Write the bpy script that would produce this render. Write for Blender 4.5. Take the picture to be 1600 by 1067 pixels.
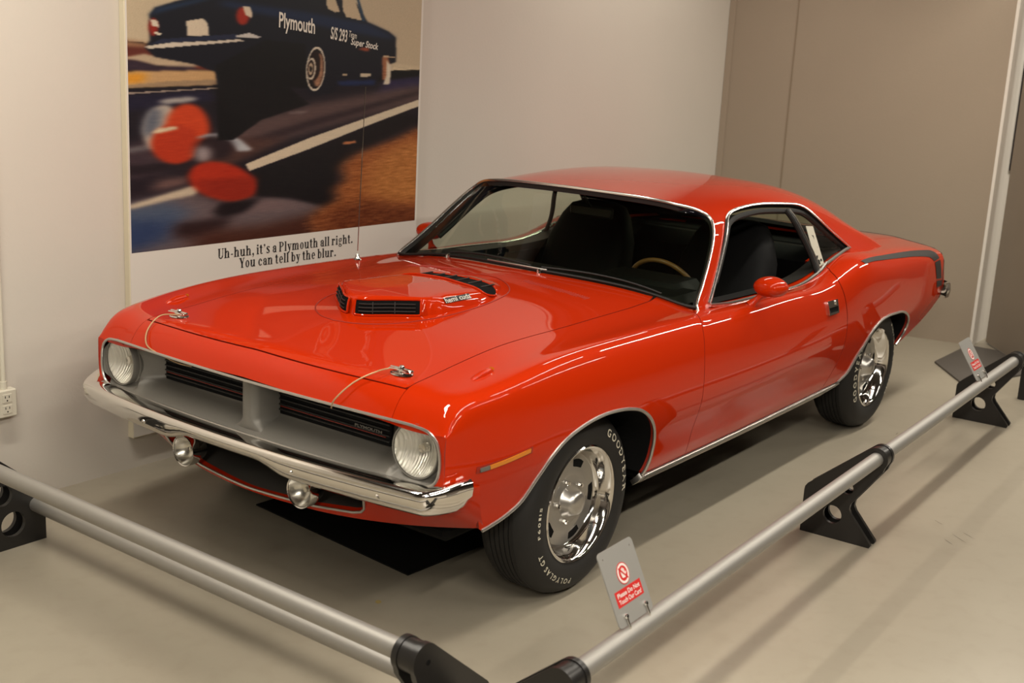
import bpy, math, random
import numpy as np
from mathutils import Vector, Matrix
from mathutils.geometry import delaunay_2d_cdt
random.seed(7); rng = np.random.default_rng(7)
for o in list(bpy.data.objects): bpy.data.objects.remove(o)
SC = bpy.context.scene; COL = SC.collection
pi = math.pi

# ------------------------------------------------------------------ camera
cam = bpy.data.objects.new('camera', bpy.data.cameras.new('camera')); COL.objects.link(cam)
CY, CP, CR = math.radians(215.982), math.radians(13.349), math.radians(3.031)
_d = Vector((math.cos(CP)*math.cos(CY), math.cos(CP)*math.sin(CY), -math.sin(CP)))
_r = _d.cross(Vector((0, 0, 1))).normalized(); _u = _r.cross(_d)
_R = math.cos(CR)*_r+math.sin(CR)*_u; _U = -math.sin(CR)*_r+math.cos(CR)*_u
cam.matrix_world = Matrix(((_R.x, _U.x, -_d.x, 3.346), (_R.y, _U.y, -_d.y, 2.950), (_R.z, _U.z, -_d.z, 1.823), (0, 0, 0, 1)))
cam.data.sensor_width = 36; cam.data.lens = 1903.4/1600*36
cam.data.dof.use_dof = True; cam.data.dof.focus_distance = 4.6; cam.data.dof.aperture_fstop = 4.0
cam.data.clip_start = .05; cam.data.clip_end = 100
SC.camera = cam
# ------------------------------------------------------------------ world, lamps, exposure
W = bpy.data.worlds.new('world'); SC.world = W; W.use_nodes = True
W.node_tree.nodes['Background'].inputs[0].default_value = (1.0, .92, .82, 1)
W.node_tree.nodes['Background'].inputs[1].default_value = .01
SC.view_settings.view_transform = 'Standard'; SC.view_settings.look = 'None'
SC.view_settings.gamma = 1; SC.view_settings.use_curve_mapping = False
SC.view_settings.exposure = 0.0
LAMPZ = 3.0
LAMP_COL = (1.0, .925, .80)
# (x, y, length along x, power)
LAMPS = [(-4.0, 1.5, 2.0, 62), (-1.7, 1.5, 2.0, 20), (.8, 1.5, 2.0, 31), (3.2, 1.5, 2.0, 10),
         (-3.4, 3.4, 2.0, 28), (-.8, 3.4, 2.0, 42), (2.2, 3.4, 2.0, 100), (5.0, 3.4, 2.0, 150), (-6.9, 2.6, 2.0, 60),  # last one, in the passage, is added to brighten the return wall
         (-3.4, -.5, 2.0, 15), (1.5, -.35, 1.6, 46)]  # both added near the poster wall to fill the walls and front floor

# ------------------------------------------------------------------ materials
def lin(c):
    return tuple((v/255/12.92 if v/255 <= .04045 else ((v/255+.055)/1.055)**2.4) for v in c)
MATS = {}
def mat(name, col, rough=.5, metal=0., coat=0., spec=.5, coat_rough=.03, noise=None, bump=None, emit=None, em=0, aniso=0):
    m = bpy.data.materials.new(name); m.use_nodes = True
    nt = m.node_tree; b = nt.nodes['Principled BSDF']
    c = lin(col) if max(col) > 1.0 else col
    b.inputs['Base Color'].default_value = (*c, 1)
    b.inputs['Roughness'].default_value = rough; b.inputs['Metallic'].default_value = metal
    b.inputs['Coat Weight'].default_value = coat; b.inputs['Coat IOR'].default_value = 1.34; b.inputs['Coat Roughness'].default_value = coat_rough
    b.inputs['Specular IOR Level'].default_value = spec
    if emit: b.inputs['Emission Color'].default_value = (*emit, 1); b.inputs['Emission Strength'].default_value = em
    tc = None
    if noise or bump:
        tc = nt.nodes.new('ShaderNodeTexCoord')
    if noise:      # (scale, amount, detail)
        n = nt.nodes.new('ShaderNodeTexNoise'); n.inputs['Scale'].default_value = noise[0]; n.inputs['Detail'].default_value = noise[2]
        nt.links.new(tc.outputs['Object'], n.inputs['Vector'])
        mx = nt.nodes.new('ShaderNodeMix'); mx.data_type = 'RGBA'
        mx.inputs[6].default_value = (*[v*(1-noise[1]) for v in c], 1); mx.inputs[7].default_value = (*[min(1, v*(1+noise[1])) for v in c], 1)
        nt.links.new(n.outputs['Fac'], mx.inputs[0]); nt.links.new(mx.outputs[2], b.inputs['Base Color'])
    if bump:       # (scale, strength, distance)
        n = nt.nodes.new('ShaderNodeTexNoise'); n.inputs['Scale'].default_value = bump[0]; n.inputs['Detail'].default_value = 4
        nt.links.new(tc.outputs['Object'], n.inputs['Vector'])
        bp = nt.nodes.new('ShaderNodeBump'); bp.inputs['Strength'].default_value = bump[1]; bp.inputs['Distance'].default_value = bump[2]
        nt.links.new(n.outputs['Fac'], bp.inputs['Height']); nt.links.new(bp.outputs[0], b.inputs['Normal'])
    MATS[name] = m
    return m
PAINT = mat('orange_red_paint', (.49, .0225, .0008), .6, 0, 1.0, .02, .012)
PAINT_IN = mat('red_paint_edge', (.30, .016, .004), .5)
CHROME = mat('chrome', (.82, .80, .77), .07, 1.0)
TRIM = mat('bright_trim', (.80, .78, .75), .24, 1.0)
ALU = mat('brushed_aluminium', (.40, .385, .36), .55, .8)
SILVER = mat('argent_paint', (.175, .165, .145), .45, .3)
SILVER_TRIM = mat('silver_trim', (.55, .53, .50), .3, .9)
RUBBER = mat('tyre_rubber', (.018, .017, .016), .62, 0, 0, .35, bump=(180, .05, .001))
TREAD = mat('tyre_tread', (.013, .0125, .012), .8, 0, 0, .25)
BLACK = mat('satin_black', (.012, .0115, .011), .5, 0, 0, .4)
PLATEBLACK = mat('black_anodised', (.014, .0128, .012), .34, 0, 0, .5)
DARK = mat('matt_black', (.006, .006, .006), .9, 0, 0, .1)
VINYL = mat('black_vinyl', (.005, .005, .0054), .6, 0, 0, .15, bump=(120, .1, .001))
BADGE = mat('badge_metal', (.50, .47, .42), .45, .3)
LETTER_W = mat('raised_white_letters', (.66, .62, .50), .6)
CREAM = mat('cream_print', (.72, .68, .60), .6)
AMBER = mat('amber_lens', (.62, .20, .012), .2, 0, .6)
WOOD = mat('wood_rim', (.22, .10, .03), .35, 0, .5, noise=(30, .3, 4))
STRIPE = mat('flat_black_stripe', (.022, .018, .016), .62, 0, 0, .35)
SIGNGREY = mat('grey_sign_plate', (.34, .33, .31), .42, .25)
SIGNRED = mat('red_sign_ink', (.58, .022, .02), .45)
SIGNWHITE = mat('white_sign_ink', (.78, .72, .68), .5)
INK = mat('black_ink', (.012, .011, .012), .6)
BOARD = mat('poster_board', (.70, .665, .60), .55)
BOARD_EDGE = mat('poster_board_edge', (.66, .60, .45), .6)
IVORY = mat('ivory_plastic', (.68, .64, .53), .4)
REARWALL = mat('panel_brown', (.30, .245, .19), .6, noise=(3, .06, 3))
GREYMAT = mat('grey_foot_plate', (.085, .075, .066), .5, noise=(5, .12, 4))
TRAY = mat('black_drip_tray', (.006, .006, .006), .7, 0, 0, .2)
PICFRAME = mat('dark_frame', (.016, .009, .010), .4)
LAMPWHITE = mat('lamp_housing', (.7, .7, .68), .5)
GOLDWIRE = mat('tan_lanyard', (.50, .33, .17), .4, .3)
RED_LINE = mat('red_pinstripe', (.22, .016, .006), .5)
DISC = mat('silver_wheel_paint', (.42, .40, .37), .28, .75)

def glass(name, tint, gloss=.06, rough=.0):
    m = bpy.data.materials.new(name); m.use_nodes = True; nt = m.node_tree; nt.nodes.clear()
    o = nt.nodes.new('ShaderNodeOutputMaterial'); t = nt.nodes.new('ShaderNodeBsdfTransparent'); g = nt.nodes.new('ShaderNodeBsdfGlossy')
    mx = nt.nodes.new('ShaderNodeMixShader'); lw = nt.nodes.new('ShaderNodeLayerWeight'); lw.inputs['Blend'].default_value = .5
    pw = nt.nodes.new('ShaderNodeMath'); pw.operation = 'POWER'; pw.inputs[1].default_value = 4.5; nt.links.new(lw.outputs['Facing'], pw.inputs[0])
    f = nt.nodes.new('ShaderNodeMath'); f.operation = 'MULTIPLY_ADD'; f.inputs[1].default_value = .9; f.inputs[2].default_value = .045; nt.links.new(pw.outputs[0], f.inputs[0])
    t.inputs[0].default_value = (*tint, 1); g.inputs['Roughness'].default_value = rough; g.inputs[0].default_value = (.95, .95, .95, 1)
    nt.links.new(f.outputs[0], mx.inputs[0]); nt.links.new(t.outputs[0], mx.inputs[1]); nt.links.new(g.outputs[0], mx.inputs[2]); nt.links.new(mx.outputs[0], o.inputs[0])
    MATS[name] = m; return m
GLASS = glass('tinted_glass', (.66, .74, .62))
BAND = glass('blue_sunband_glass', (.20, .24, .42))
CLEAR = glass('clear_lens', (.93, .93, .90))

# wall: cream emulsion with faint roller texture
def wall_mat(name, col):
    m = mat(name, col, .62, 0, 0, .3, noise=(1.6, .035, 5), bump=(75, .14, .004)); return m
WALL = wall_mat('cream_wall_paint', (.62, .575, .51))
WALL2 = wall_mat('beige_wall_paint', (.345, .28, .213))
HALL = mat('hall_wall_paint', (.12, .10, .085), .7)
CEIL = mat('ceiling_paint', (.05, .047, .043), .8)

# floor: sealed beige concrete
def floor_mat():
    m = bpy.data.materials.new('sealed_floor'); m.use_nodes = True; nt = m.node_tree; b = nt.nodes['Principled BSDF']; L = nt.links.new
    tc = nt.nodes.new('ShaderNodeTexCoord')
    n1 = nt.nodes.new('ShaderNodeTexNoise'); n1.inputs['Scale'].default_value = .9; n1.inputs['Detail'].default_value = 6
    n2 = nt.nodes.new('ShaderNodeTexNoise'); n2.inputs['Scale'].default_value = 14; n2.inputs['Detail'].default_value = 5
    L(tc.outputs['Object'], n1.inputs['Vector']); L(tc.outputs['Object'], n2.inputs['Vector'])
    r = nt.nodes.new('ShaderNodeValToRGB'); r.color_ramp.elements[0].position = .3; r.color_ramp.elements[1].position = .72
    r.color_ramp.elements[0].color = (.30, .263, .204, 1); r.color_ramp.elements[1].color = (.36, .322, .251, 1)
    L(n1.outputs['Fac'], r.inputs['Fac'])
    mx = nt.nodes.new('ShaderNodeMix'); mx.data_type = 'RGBA'; mx.blend_type = 'MULTIPLY'; mx.inputs[0].default_value = .25
    L(r.outputs[0], mx.inputs[6])
    r2 = nt.nodes.new('ShaderNodeValToRGB'); r2.color_ramp.elements[0].position = .28; r2.color_ramp.elements[1].position = .5
    r2.color_ramp.elements[0].color = (.80, .78, .74, 1); r2.color_ramp.elements[1].color = (1, 1, 1, 1)
    L(n2.outputs['Fac'], r2.inputs['Fac']); L(r2.outputs[0], mx.inputs[7]); L(mx.outputs[2], b.inputs['Base Color'])
    mr = nt.nodes.new('ShaderNodeMapRange'); mr.inputs[3].default_value = .24; mr.inputs[4].default_value = .40
    L(n1.outputs['Fac'], mr.inputs[0]); L(mr.outputs[0], b.inputs['Roughness'])
    b.inputs['Specular IOR Level'].default_value = .42
    bp = nt.nodes.new('ShaderNodeBump'); bp.inputs['Strength'].default_value = .03; bp.inputs['Distance'].default_value = .01
    L(n2.outputs['Fac'], bp.inputs['Height']); L(bp.outputs[0], b.inputs['Normal'])
    return m
FLOOR = floor_mat()

# ------------------------------------------------------------------ mesh helpers
def mk(name, V, F, m, parent=None, smooth=True, sharp=None, mats=None, fm=None):
    me = bpy.data.meshes.new(name); me.from_pydata([tuple(v) for v in V], [], [tuple(f) for f in F]); me.update()
    for mm in (mats or [m]): me.materials.append(mm)
    if fm is not None: me.polygons.foreach_set('material_index', fm)
    me.polygons.foreach_set('use_smooth', [smooth]*len(me.polygons))
    if smooth and sharp: me.set_sharp_from_angle(angle=math.radians(sharp))
    me.update()
    o = bpy.data.objects.new(name, me); COL.objects.link(o)
    if parent: o.parent = parent
    return o
def tag(o, label, cat=None, group=None, kind=None):
    if label: o['label'] = label
    if cat: o['category'] = cat
    if group: o['group'] = group
    if kind: o['kind'] = kind
    return o
def empty(name, loc, label, cat, group=None):
    o = bpy.data.objects.new(name, None); COL.objects.link(o); o.location = loc; o.empty_display_size = .1
    return tag(o, label, cat, group)
class MB:
    """collects shapes into one mesh"""
    def __init__(s): s.V = []; s.F = []
    def add(s, V, F):
        k = len(s.V); s.V += [tuple(v) for v in V]; s.F += [tuple(i+k for i in f) for f in F]; return s
    def box(s, lo, hi, b=0.0, M=None):
        lo = np.array(lo, float); hi = np.array(hi, float); c = (lo+hi)/2; h = (hi-lo)/2
        if b <= 0:
            V = [c+h*np.array(k) for k in ((-1,-1,-1),(1,-1,-1),(1,1,-1),(-1,1,-1),(-1,-1,1),(1,-1,1),(1,1,1),(-1,1,1))]
            F = [(0,3,2,1),(4,5,6,7),(0,1,5,4),(1,2,6,5),(2,3,7,6),(3,0,4,7)]
        else:
            b = min(b, min(h)*.98); V = []; idx = {}
            for sx in (-1,1):
                for sy in (-1,1):
                    for sz in (-1,1):
                        sg = np.array((sx,sy,sz))
                        for ax in range(3):
                            q = h-b; q = q.copy(); q[ax] = h[ax]; idx[(sx,sy,sz,ax)] = len(V); V.append(c+sg*q)
            F = []
            for ax in range(3):
                a1, a2 = [(1,2),(2,0),(0,1)][ax]
                for sgn in (-1,1):
                    L = []
                    for (p1,p2) in ((-1,-1),(1,-1),(1,1),(-1,1)):
                        k = [0,0,0]; k[ax] = sgn; k[a1] = p1; k[a2] = p2; L.append(idx[(*k,ax)])
                    F.append(L if sgn > 0 else L[::-1])
            for ax in range(3):       # edges along ax
                a1, a2 = [(1,2),(2,0),(0,1)][ax]
                for p1 in (-1,1):
                    for p2 in (-1,1):
                        def I(e, f):
                            k = [0,0,0]; k[ax] = e; k[a1] = p1; k[a2] = p2; return idx[(*k,f)]
                        L = [I(-1,a1),I(1,a1),I(1,a2),I(-1,a2)]
                        F.append(L[::-1] if p1*p2 > 0 else L)
            for sx in (-1,1):
                for sy in (-1,1):
                    for sz in (-1,1):
                        L = [idx[(sx,sy,sz,0)],idx[(sx,sy,sz,1)],idx[(sx,sy,sz,2)]]
                        F.append(L if sx*sy*sz > 0 else L[::-1])
        if M is not None: V = [tuple(M @ Vector(v)) for v in V]
        return s.add(V, F)
    def tube(s, P, r, n=10, closed=False, cap=True, squash=1.0, up=None):
        V, F = tube_data(P, r, n, closed, cap, squash, up); return s.add(V, F)
    def lathe(s, prof, n=48, O=(0,0,0), A=(0,1,0), cap=False):
        V, F = lathe_data(prof, n, O, A); return s.add(V, F)
    def make(s, name, m, parent=None, smooth=True, sharp=40): return mk(name, s.V, s.F, m, parent, smooth, sharp)
def frames(P, closed, up=None):
    P = np.array(P, float); n = len(P)
    Tn = np.zeros_like(P)
    for i in range(n):
        a = P[(i-1) % n] if (closed or i > 0) else P[i]; b = P[(i+1) % n] if (closed or i < n-1) else P[i]
        Tn[i] = (b-a)/max(np.linalg.norm(b-a), 1e-9)
    N = np.zeros_like(P)
    if up is not None:
        for i in range(n):
            v = np.array(up)-Tn[i]*np.dot(up, Tn[i]); N[i] = v/np.linalg.norm(v)
    else:
        v = np.array((0,0,1.)) if abs(Tn[0][2]) < .9 else np.array((1.,0,0))
        v = v-Tn[0]*v.dot(Tn[0]); N[0] = v/np.linalg.norm(v)
        for i in range(1, n):
            v = N[i-1]-Tn[i]*N[i-1].dot(Tn[i]); N[i] = v/np.linalg.norm(v)
    return P, Tn, N, np.cross(Tn, N)
def tube_data(P, r, n=10, closed=False, cap=True, squash=1.0, up=None):
    P, Tn, N, B = frames(P, closed, up); k = len(P); rr = np.full(k, r) if np.isscalar(r) else np.array(r)
    V = [P[i]+rr[i]*(math.cos(2*pi*j/n)*N[i]*squash+math.sin(2*pi*j/n)*B[i]) for i in range(k) for j in range(n)]
    F = [(i*n+j, i*n+(j+1) % n, ((i+1) % k)*n+(j+1) % n, ((i+1) % k)*n+j) for i in range(k if closed else k-1) for j in range(n)]
    if cap and not closed:
        F.append(tuple(range(n))[::-1]); F.append(tuple((k-1)*n+j for j in range(n)))
    return V, F
def lathe_data(prof, n, O, A):
    A = np.array(A, float); A /= np.linalg.norm(A)
    u = np.cross(A, (0,0,1.)) if abs(A[2]) < .9 else np.cross(A, (1.,0,0)); u /= np.linalg.norm(u); v = np.cross(A, u); O = np.array(O, float)
    V = []; F = []; k = len(prof)
    for j in range(n):
        th = 2*pi*j/n; d = math.cos(th)*u+math.sin(th)*v
        for (r, a) in prof: V.append(O+A*a+d*r)
    for j in range(n):
        j2 = (j+1) % n
        for i in range(k-1): F.append((j*k+i, j*k+i+1, j2*k+i+1, j2*k+i))
    return V, F
def sweep(P, secs, ups, closed_sec=False, cap=False):
    """secs: list per path point of (a,b): a along side axis, b along up"""
    P, Tn, N, B = frames(P, False, ups); V = []; F = []; m = len(secs[0])
    for i in range(len(P)):
        for (a, b) in secs[i]: V.append(P[i]+B[i]*a+N[i]*b)
    for i in range(len(P)-1):
        for j in range(m if closed_sec else m-1):
            j2 = (j+1) % m; F.append((i*m+j, i*m+j2, (i+1)*m+j2, (i+1)*m+j))
    if cap: F.append(tuple(range(m))); F.append(tuple((len(P)-1)*m+j for j in range(m))[::-1])
    return V, F
def densify(L, step, closed=True):
    out = []; n = len(L)
    for i in range(n if closed else n-1):
        a = np.array(L[i], float); b = np.array(L[(i+1) % n], float); k = max(1, int(math.ceil(np.linalg.norm(b-a)/step)))
        out += [tuple(a+(b-a)*j/k) for j in range(k)]
    if not closed: out.append(tuple(L[-1]))
    return out
def curve2(L, n=None, step=.02, closed=False):
    """smooth (Catmull-Rom) polyline through points of any dimension"""
    L = [np.array(q, float) for q in L]; out = []; k = len(L)
    for i in range(k if closed else k-1):
        p0 = L[(i-1) % k] if (closed or i > 0) else 2*L[0]-L[1]; p1 = L[i]; p2 = L[(i+1) % k]
        p3 = L[(i+2) % k] if (closed or i < k-2) else 2*L[-1]-L[-2]
        m = n or max(1, int(math.ceil(np.linalg.norm(p2-p1)/step)))
        # centripetal-ish: scale tangents by segment lengths
        d0 = max(np.linalg.norm(p1-p0), 1e-6)**.5; d1 = max(np.linalg.norm(p2-p1), 1e-6)**.5; d2 = max(np.linalg.norm(p3-p2), 1e-6)**.5
        m1 = (p1-p0)/d0-(p2-p0)/(d0+d1)+(p2-p1)/d1; m2 = (p2-p1)/d1-(p3-p1)/(d1+d2)+(p3-p2)/d2
        m1 *= d1; m2 *= d1
        for j in range(m):
            t = j/m; out.append(tuple((2*t**3-3*t*t+1)*p1+(t**3-2*t*t+t)*m1+(-2*t**3+3*t*t)*p2+(t**3-t*t)*m2))
    if not closed: out.append(tuple(L[-1]))
    return out
def inpoly(Q, poly):
    Q = np.array(Q); poly = np.array(poly); x, y = Q[:,0], Q[:,1]; c = np.zeros(len(Q), bool)
    n = len(poly); j = n-1
    for i in range(n):
        xi, yi = poly[i]; xj, yj = poly[j]
        m = (yi > y) != (yj > y)
        with np.errstate(divide='ignore', invalid='ignore'): t = (xj-xi)*(y-yi)/(yj-yi)+xi
        c ^= m & (x < t); j = i
    return c
def dist_poly(Q, poly):
    Q = np.array(Q); poly = np.array(poly); d = np.full(len(Q), 1e9)
    for i in range(len(poly)):
        a = poly[i]; b = poly[(i+1) % len(poly)]; ab = b-a; L = ab.dot(ab)
        t = np.clip(((Q-a)@ab)/max(L, 1e-12), 0, 1); d = np.minimum(d, np.linalg.norm(Q-(a+t[:,None]*ab), axis=1))
    return d
def area2(L):
    L = np.array(L); return .5*np.sum(L[:,0]*np.roll(L[:,1], -1)-np.roll(L[:,0], -1)*L[:,1])
def fill2d(outer, holes=(), step=.03, grid=True):
    """triangulate a polygon with holes and a regular interior grid -> points, triangles, boundary loops"""
    loops = [list(outer)]+[list(h) for h in holes]
    pts = []; edges = []; lp = []
    for L in loops:
        k = len(pts); pts += L; n = len(L); edges += [(k+i, k+(i+1) % n) for i in range(n)]; lp.append(list(range(k, k+n)))
    if grid:
        A = np.array(outer); lo = A.min(0); hi = A.max(0)
        gx = np.arange(lo[0]+step/2, hi[0], step); gy = np.arange(lo[1]+step/2, hi[1], step)
        if len(gx) and len(gy):
            Q = np.array([(a+(step*.5 if j % 2 else 0), b) for j, b in enumerate(gy) for a in gx])
            m = inpoly(Q, outer)
            for h in holes: m &= ~inpoly(Q, h)
            Q = Q[m]
            if len(Q):
                d = dist_poly(Q, outer)
                for h in holes: d = np.minimum(d, dist_poly(Q, h))
                pts = pts+[tuple(q) for q in Q[d > step*.45]]
    r = delaunay_2d_cdt([Vector(q) for q in pts], edges, [], 1, 1e-7)
    vo = [tuple(v) for v in r[0]]; tri = [list(f) for f in r[2]]
    if holes and tri:
        cen = np.array([np.mean([vo[i] for i in f], axis=0) for f in tri]); keep = np.ones(len(tri), bool)
        for h in holes: keep &= ~inpoly(cen, h)
        tri = [f for f, k in zip(tri, keep) if k]
    # map loop vertices to output ids
    key = {}
    for i, orig in enumerate(r[3]):
        for q in orig: key[q] = i
    lo = [[key[i] for i in L] for L in lp]
    tri = [f if ((vo[f[1]][0]-vo[f[0]][0])*(vo[f[2]][1]-vo[f[0]][1])-(vo[f[2]][0]-vo[f[0]][0])*(vo[f[1]][1]-vo[f[0]][1])) > 0 else f[::-1] for f in tri]
    return vo, tri, lo
def panel(name, Fn, outer, holes=(), step=.03, thick=.012, m=None, parent=None, off=0.0, flipy=False, lipm=None, smooth=True, only=None):
    vo, tri, lo = fill2d(densify(outer, step*.8), [densify(h, step*.8) for h in holes], step)
    P = np.array([Fn(*q) for q in vo])
    e = 2e-3
    Nn = np.array([np.cross(Fn(q[0]+e, q[1])-Fn(q[0]-e, q[1]), Fn(q[0], q[1]+e)-Fn(q[0], q[1]-e)) for q in vo])
    Nn /= np.maximum(np.linalg.norm(Nn, axis=1), 1e-12)[:,None]
    c = np.array([0, 0, .55]); ref = (P-np.array([P[:,0].mean(), 0, .55])); 
    if (Nn*ref).sum() < 0: Nn = -Nn
    P = P+Nn*off
    f0 = tri[len(tri)//2]; g = np.cross(P[f0[1]]-P[f0[0]], P[f0[2]]-P[f0[0]])
    if g.dot(Nn[f0[0]]) < 0: tri = [t[::-1] for t in tri]
    V = [tuple(q) for q in P]; F = [tuple(t) for t in tri]; fm = [0]*len(F)
    if thick:
        for L in lo:
            k = len(V); n = len(L)
            V += [tuple(P[i]) for i in L]+[tuple(P[i]-Nn[i]*thick) for i in L]
            ctr = P[L].mean(0)
            for i in range(n):
                j = (i+1) % n; F.append((k+i, k+j, k+n+j, k+n+i)); fm.append(1 if lipm else 0)
    if flipy:
        V = [(v[0], -v[1], v[2]) for v in V]; F = [f[::-1] for f in F]
    return mk(name, V, F, m, parent, smooth, None, [m, lipm] if lipm else None, fm if lipm else None)
def plate(outer, holes, th, O, U, Vv, chamfer=0):
    """flat plate extruded along U x V, centred thickness"""
    O, U, Vv = np.array(O, float), np.array(U, float), np.array(Vv, float); Nv = np.cross(U, Vv)
    vo, tri, lo = fill2d(outer, holes, 1, grid=False); n = len(vo)
    V = [O+U*a+Vv*b+Nv*th/2 for a, b in vo]+[O+U*a+Vv*b-Nv*th/2 for a, b in vo]
    F = [tuple(t) for t in tri]+[tuple(i+n for i in t[::-1]) for t in tri]
    for li, L in enumerate(lo):
        k = len(V); m = len(L); V += [V[i] for i in L]+[V[i+n] for i in L]
        s = area2([vo[i] for i in L]) > 0
        if li > 0: s = not s
        for i in range(m):
            j = (i+1) % m; q = (k+i, k+m+i, k+m+j, k+j); F.append(q if s else q[::-1])
    return V, F
def arc(cx, cy, r, a0, a1, n): return [(cx+r*math.cos(math.radians(a0+(a1-a0)*i/n)), cy+r*math.sin(math.radians(a0+(a1-a0)*i/n))) for i in range(n+1)]
def circ(cx, cy, r, n=24): return [(cx+r*math.cos(2*pi*i/n), cy+r*math.sin(2*pi*i/n)) for i in range(n)]
def rrect(x0, y0, x1, y1, r, n=5):
    return arc(x1-r, y1-r, r, 0, 90, n)+arc(x0+r, y1-r, r, 90, 180, n)+arc(x0+r, y0+r, r, 180, 270, n)+arc(x1-r, y0+r, r, 270, 360, n)
# text -> triangles, cached per string
TXT = {}
def text_data(body, bold=False):
    if (body, bold) not in TXT:
        cu = bpy.data.curves.new('t', 'FONT'); cu.body = body; cu.size = 1; cu.resolution_u = 3
        if bold: cu.offset = .018
        ob = bpy.data.objects.new('t', cu); COL.objects.link(ob)
        dg = bpy.context.evaluated_depsgraph_get(); me = ob.evaluated_get(dg).to_mesh()
        V = np.array([v.co[:2] for v in me.vertices]) if len(me.vertices) else np.zeros((0,2)); F = [tuple(q.vertices) for q in me.polygons]
        ob.evaluated_get(dg).to_mesh_clear(); bpy.data.objects.remove(ob); bpy.data.curves.remove(cu)
        TXT[(body, bold)] = (V, F)
    return TXT[(body, bold)]
def text_box(mb, body, O, U, Vv, width=None, height=None, bold=False, shear=0., Fn=None):
    """lay text so that its ink box starts at O, with given ink width along U and height along V"""
    V, F = text_data(body, bold); lo = V.min(0); hi = V.max(0); s = hi-lo
    A = (V-lo)/s; w = width if width else height*s[0]/s[1]; h = height if height else width*s[1]/s[0]
    U = np.array(U, float); Vv = np.array(Vv, float); O = np.array(O, float)
    P = [O+U*(a*w+shear*b*h)+Vv*(b*h) for a, b in A]
    mb.add(P, F)
# ------------------------------------------------------------------ setting
YW, XB, XF, YF, CZ = -1.257, -5.22, 8.0, 9.0, 3.15
def slab(name, lo, hi, m, kind='structure'):
    b = MB().box(lo, hi); return tag(b.make(name, m, smooth=False), None, kind=kind)
slab('floor', (-8.5, YW-.12, -.08), (XF, YF, 0), FLOOR)
slab('wall_left', (XB-.12, YW-.12, 0), (XF, YW, CZ), WALL)
XA = -4.92                                   # the rear wall runs slightly askew from the corner at XA to XB
V, F = plate([(XA, YW), (XB-.03, .646), (XB-.15, .646), (XA-.12, YW)][::-1], [], CZ, (0, 0, CZ/2), (1, 0, 0), (0, 1, 0))
tag(mk('wall_rear', V, F, WALL2, None, False), None, kind='structure')
def rw(s_, off=0): 
    t_ = np.array((XB-.03-XA, .646-YW)); L_ = np.linalg.norm(t_); t_ /= L_; return np.array((XA, YW))+t_*s_+np.array((t_[1], -t_[0]))*off
slab('wall_return', (-8.5, .646, 0), (XB-.03, .666, CZ), mat('lit_return_wall', (.78, .73, .66), .6))  # colour whitened beyond the rear wall to stand for light on this face
slab('wall_passage', (-8.62, .66, 0), (-8.5, YF, CZ), HALL)
slab('wall_right', (-8.5, YF, 0), (XF, YF+.12, CZ), HALL)
slab('wall_front', (XF, YW-.12, 0), (XF+.12, YF+.12, CZ), HALL)
slab('ceiling', (-8.6, YW-.12, CZ), (XF+.12, YF+.12, CZ+.1), CEIL)
SEAM = .497
# thin cover strips on the rear wall: one in the corner, one over the panel joint
V, F = plate([tuple(rw(.0, 0)), tuple(rw(.0, .012)), tuple(rw(.045, .010)), tuple(rw(.045, 0))], [], CZ, (0, 0, CZ/2), (1, 0, 0), (0, 1, 0))
tag(mk('trim_1', V, F, WALL2, None, False), 'narrow strip in the corner where the two walls meet', kind='structure')
V, F = plate([tuple(rw(SEAM-.005, 0)), tuple(rw(SEAM-.005, .003)), tuple(rw(SEAM+.005, .003)), tuple(rw(SEAM+.005, 0))], [], CZ, (0, 0, CZ/2), (1, 0, 0), (0, 1, 0))
tag(mk('trim_2', V, F, mat('joint_brown', (.25, .19, .13), .7), None, False), 'thin brown joint strip on the rear wall', kind='structure')

# ceiling strip lamps (above the frame; two rows show as streaks in the paint, the others are added fill)
for i, (x, y, ln, pw) in enumerate(LAMPS):
    h = MB().box((-ln/2-.04, -.075, .02), (ln/2+.04, .075, CZ-LAMPZ-.001), .008)
    o = h.make('ceiling_lamp', LAMPWHITE, smooth=False); o.location = (x, y, LAMPZ)
    tag(o, 'long white strip lamp placed out of view to light the hall', 'lamp', 'ceiling strip lamps')
    ld = bpy.data.lights.new('strip_light', 'AREA'); ld.shape = 'RECTANGLE'; ld.size = ln; ld.size_y = .11; ld.energy = pw; ld.color = LAMP_COL
    lo = bpy.data.objects.new('strip_light', ld); COL.objects.link(lo); lo.parent = o; lo.location = (0, 0, .01)

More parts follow.
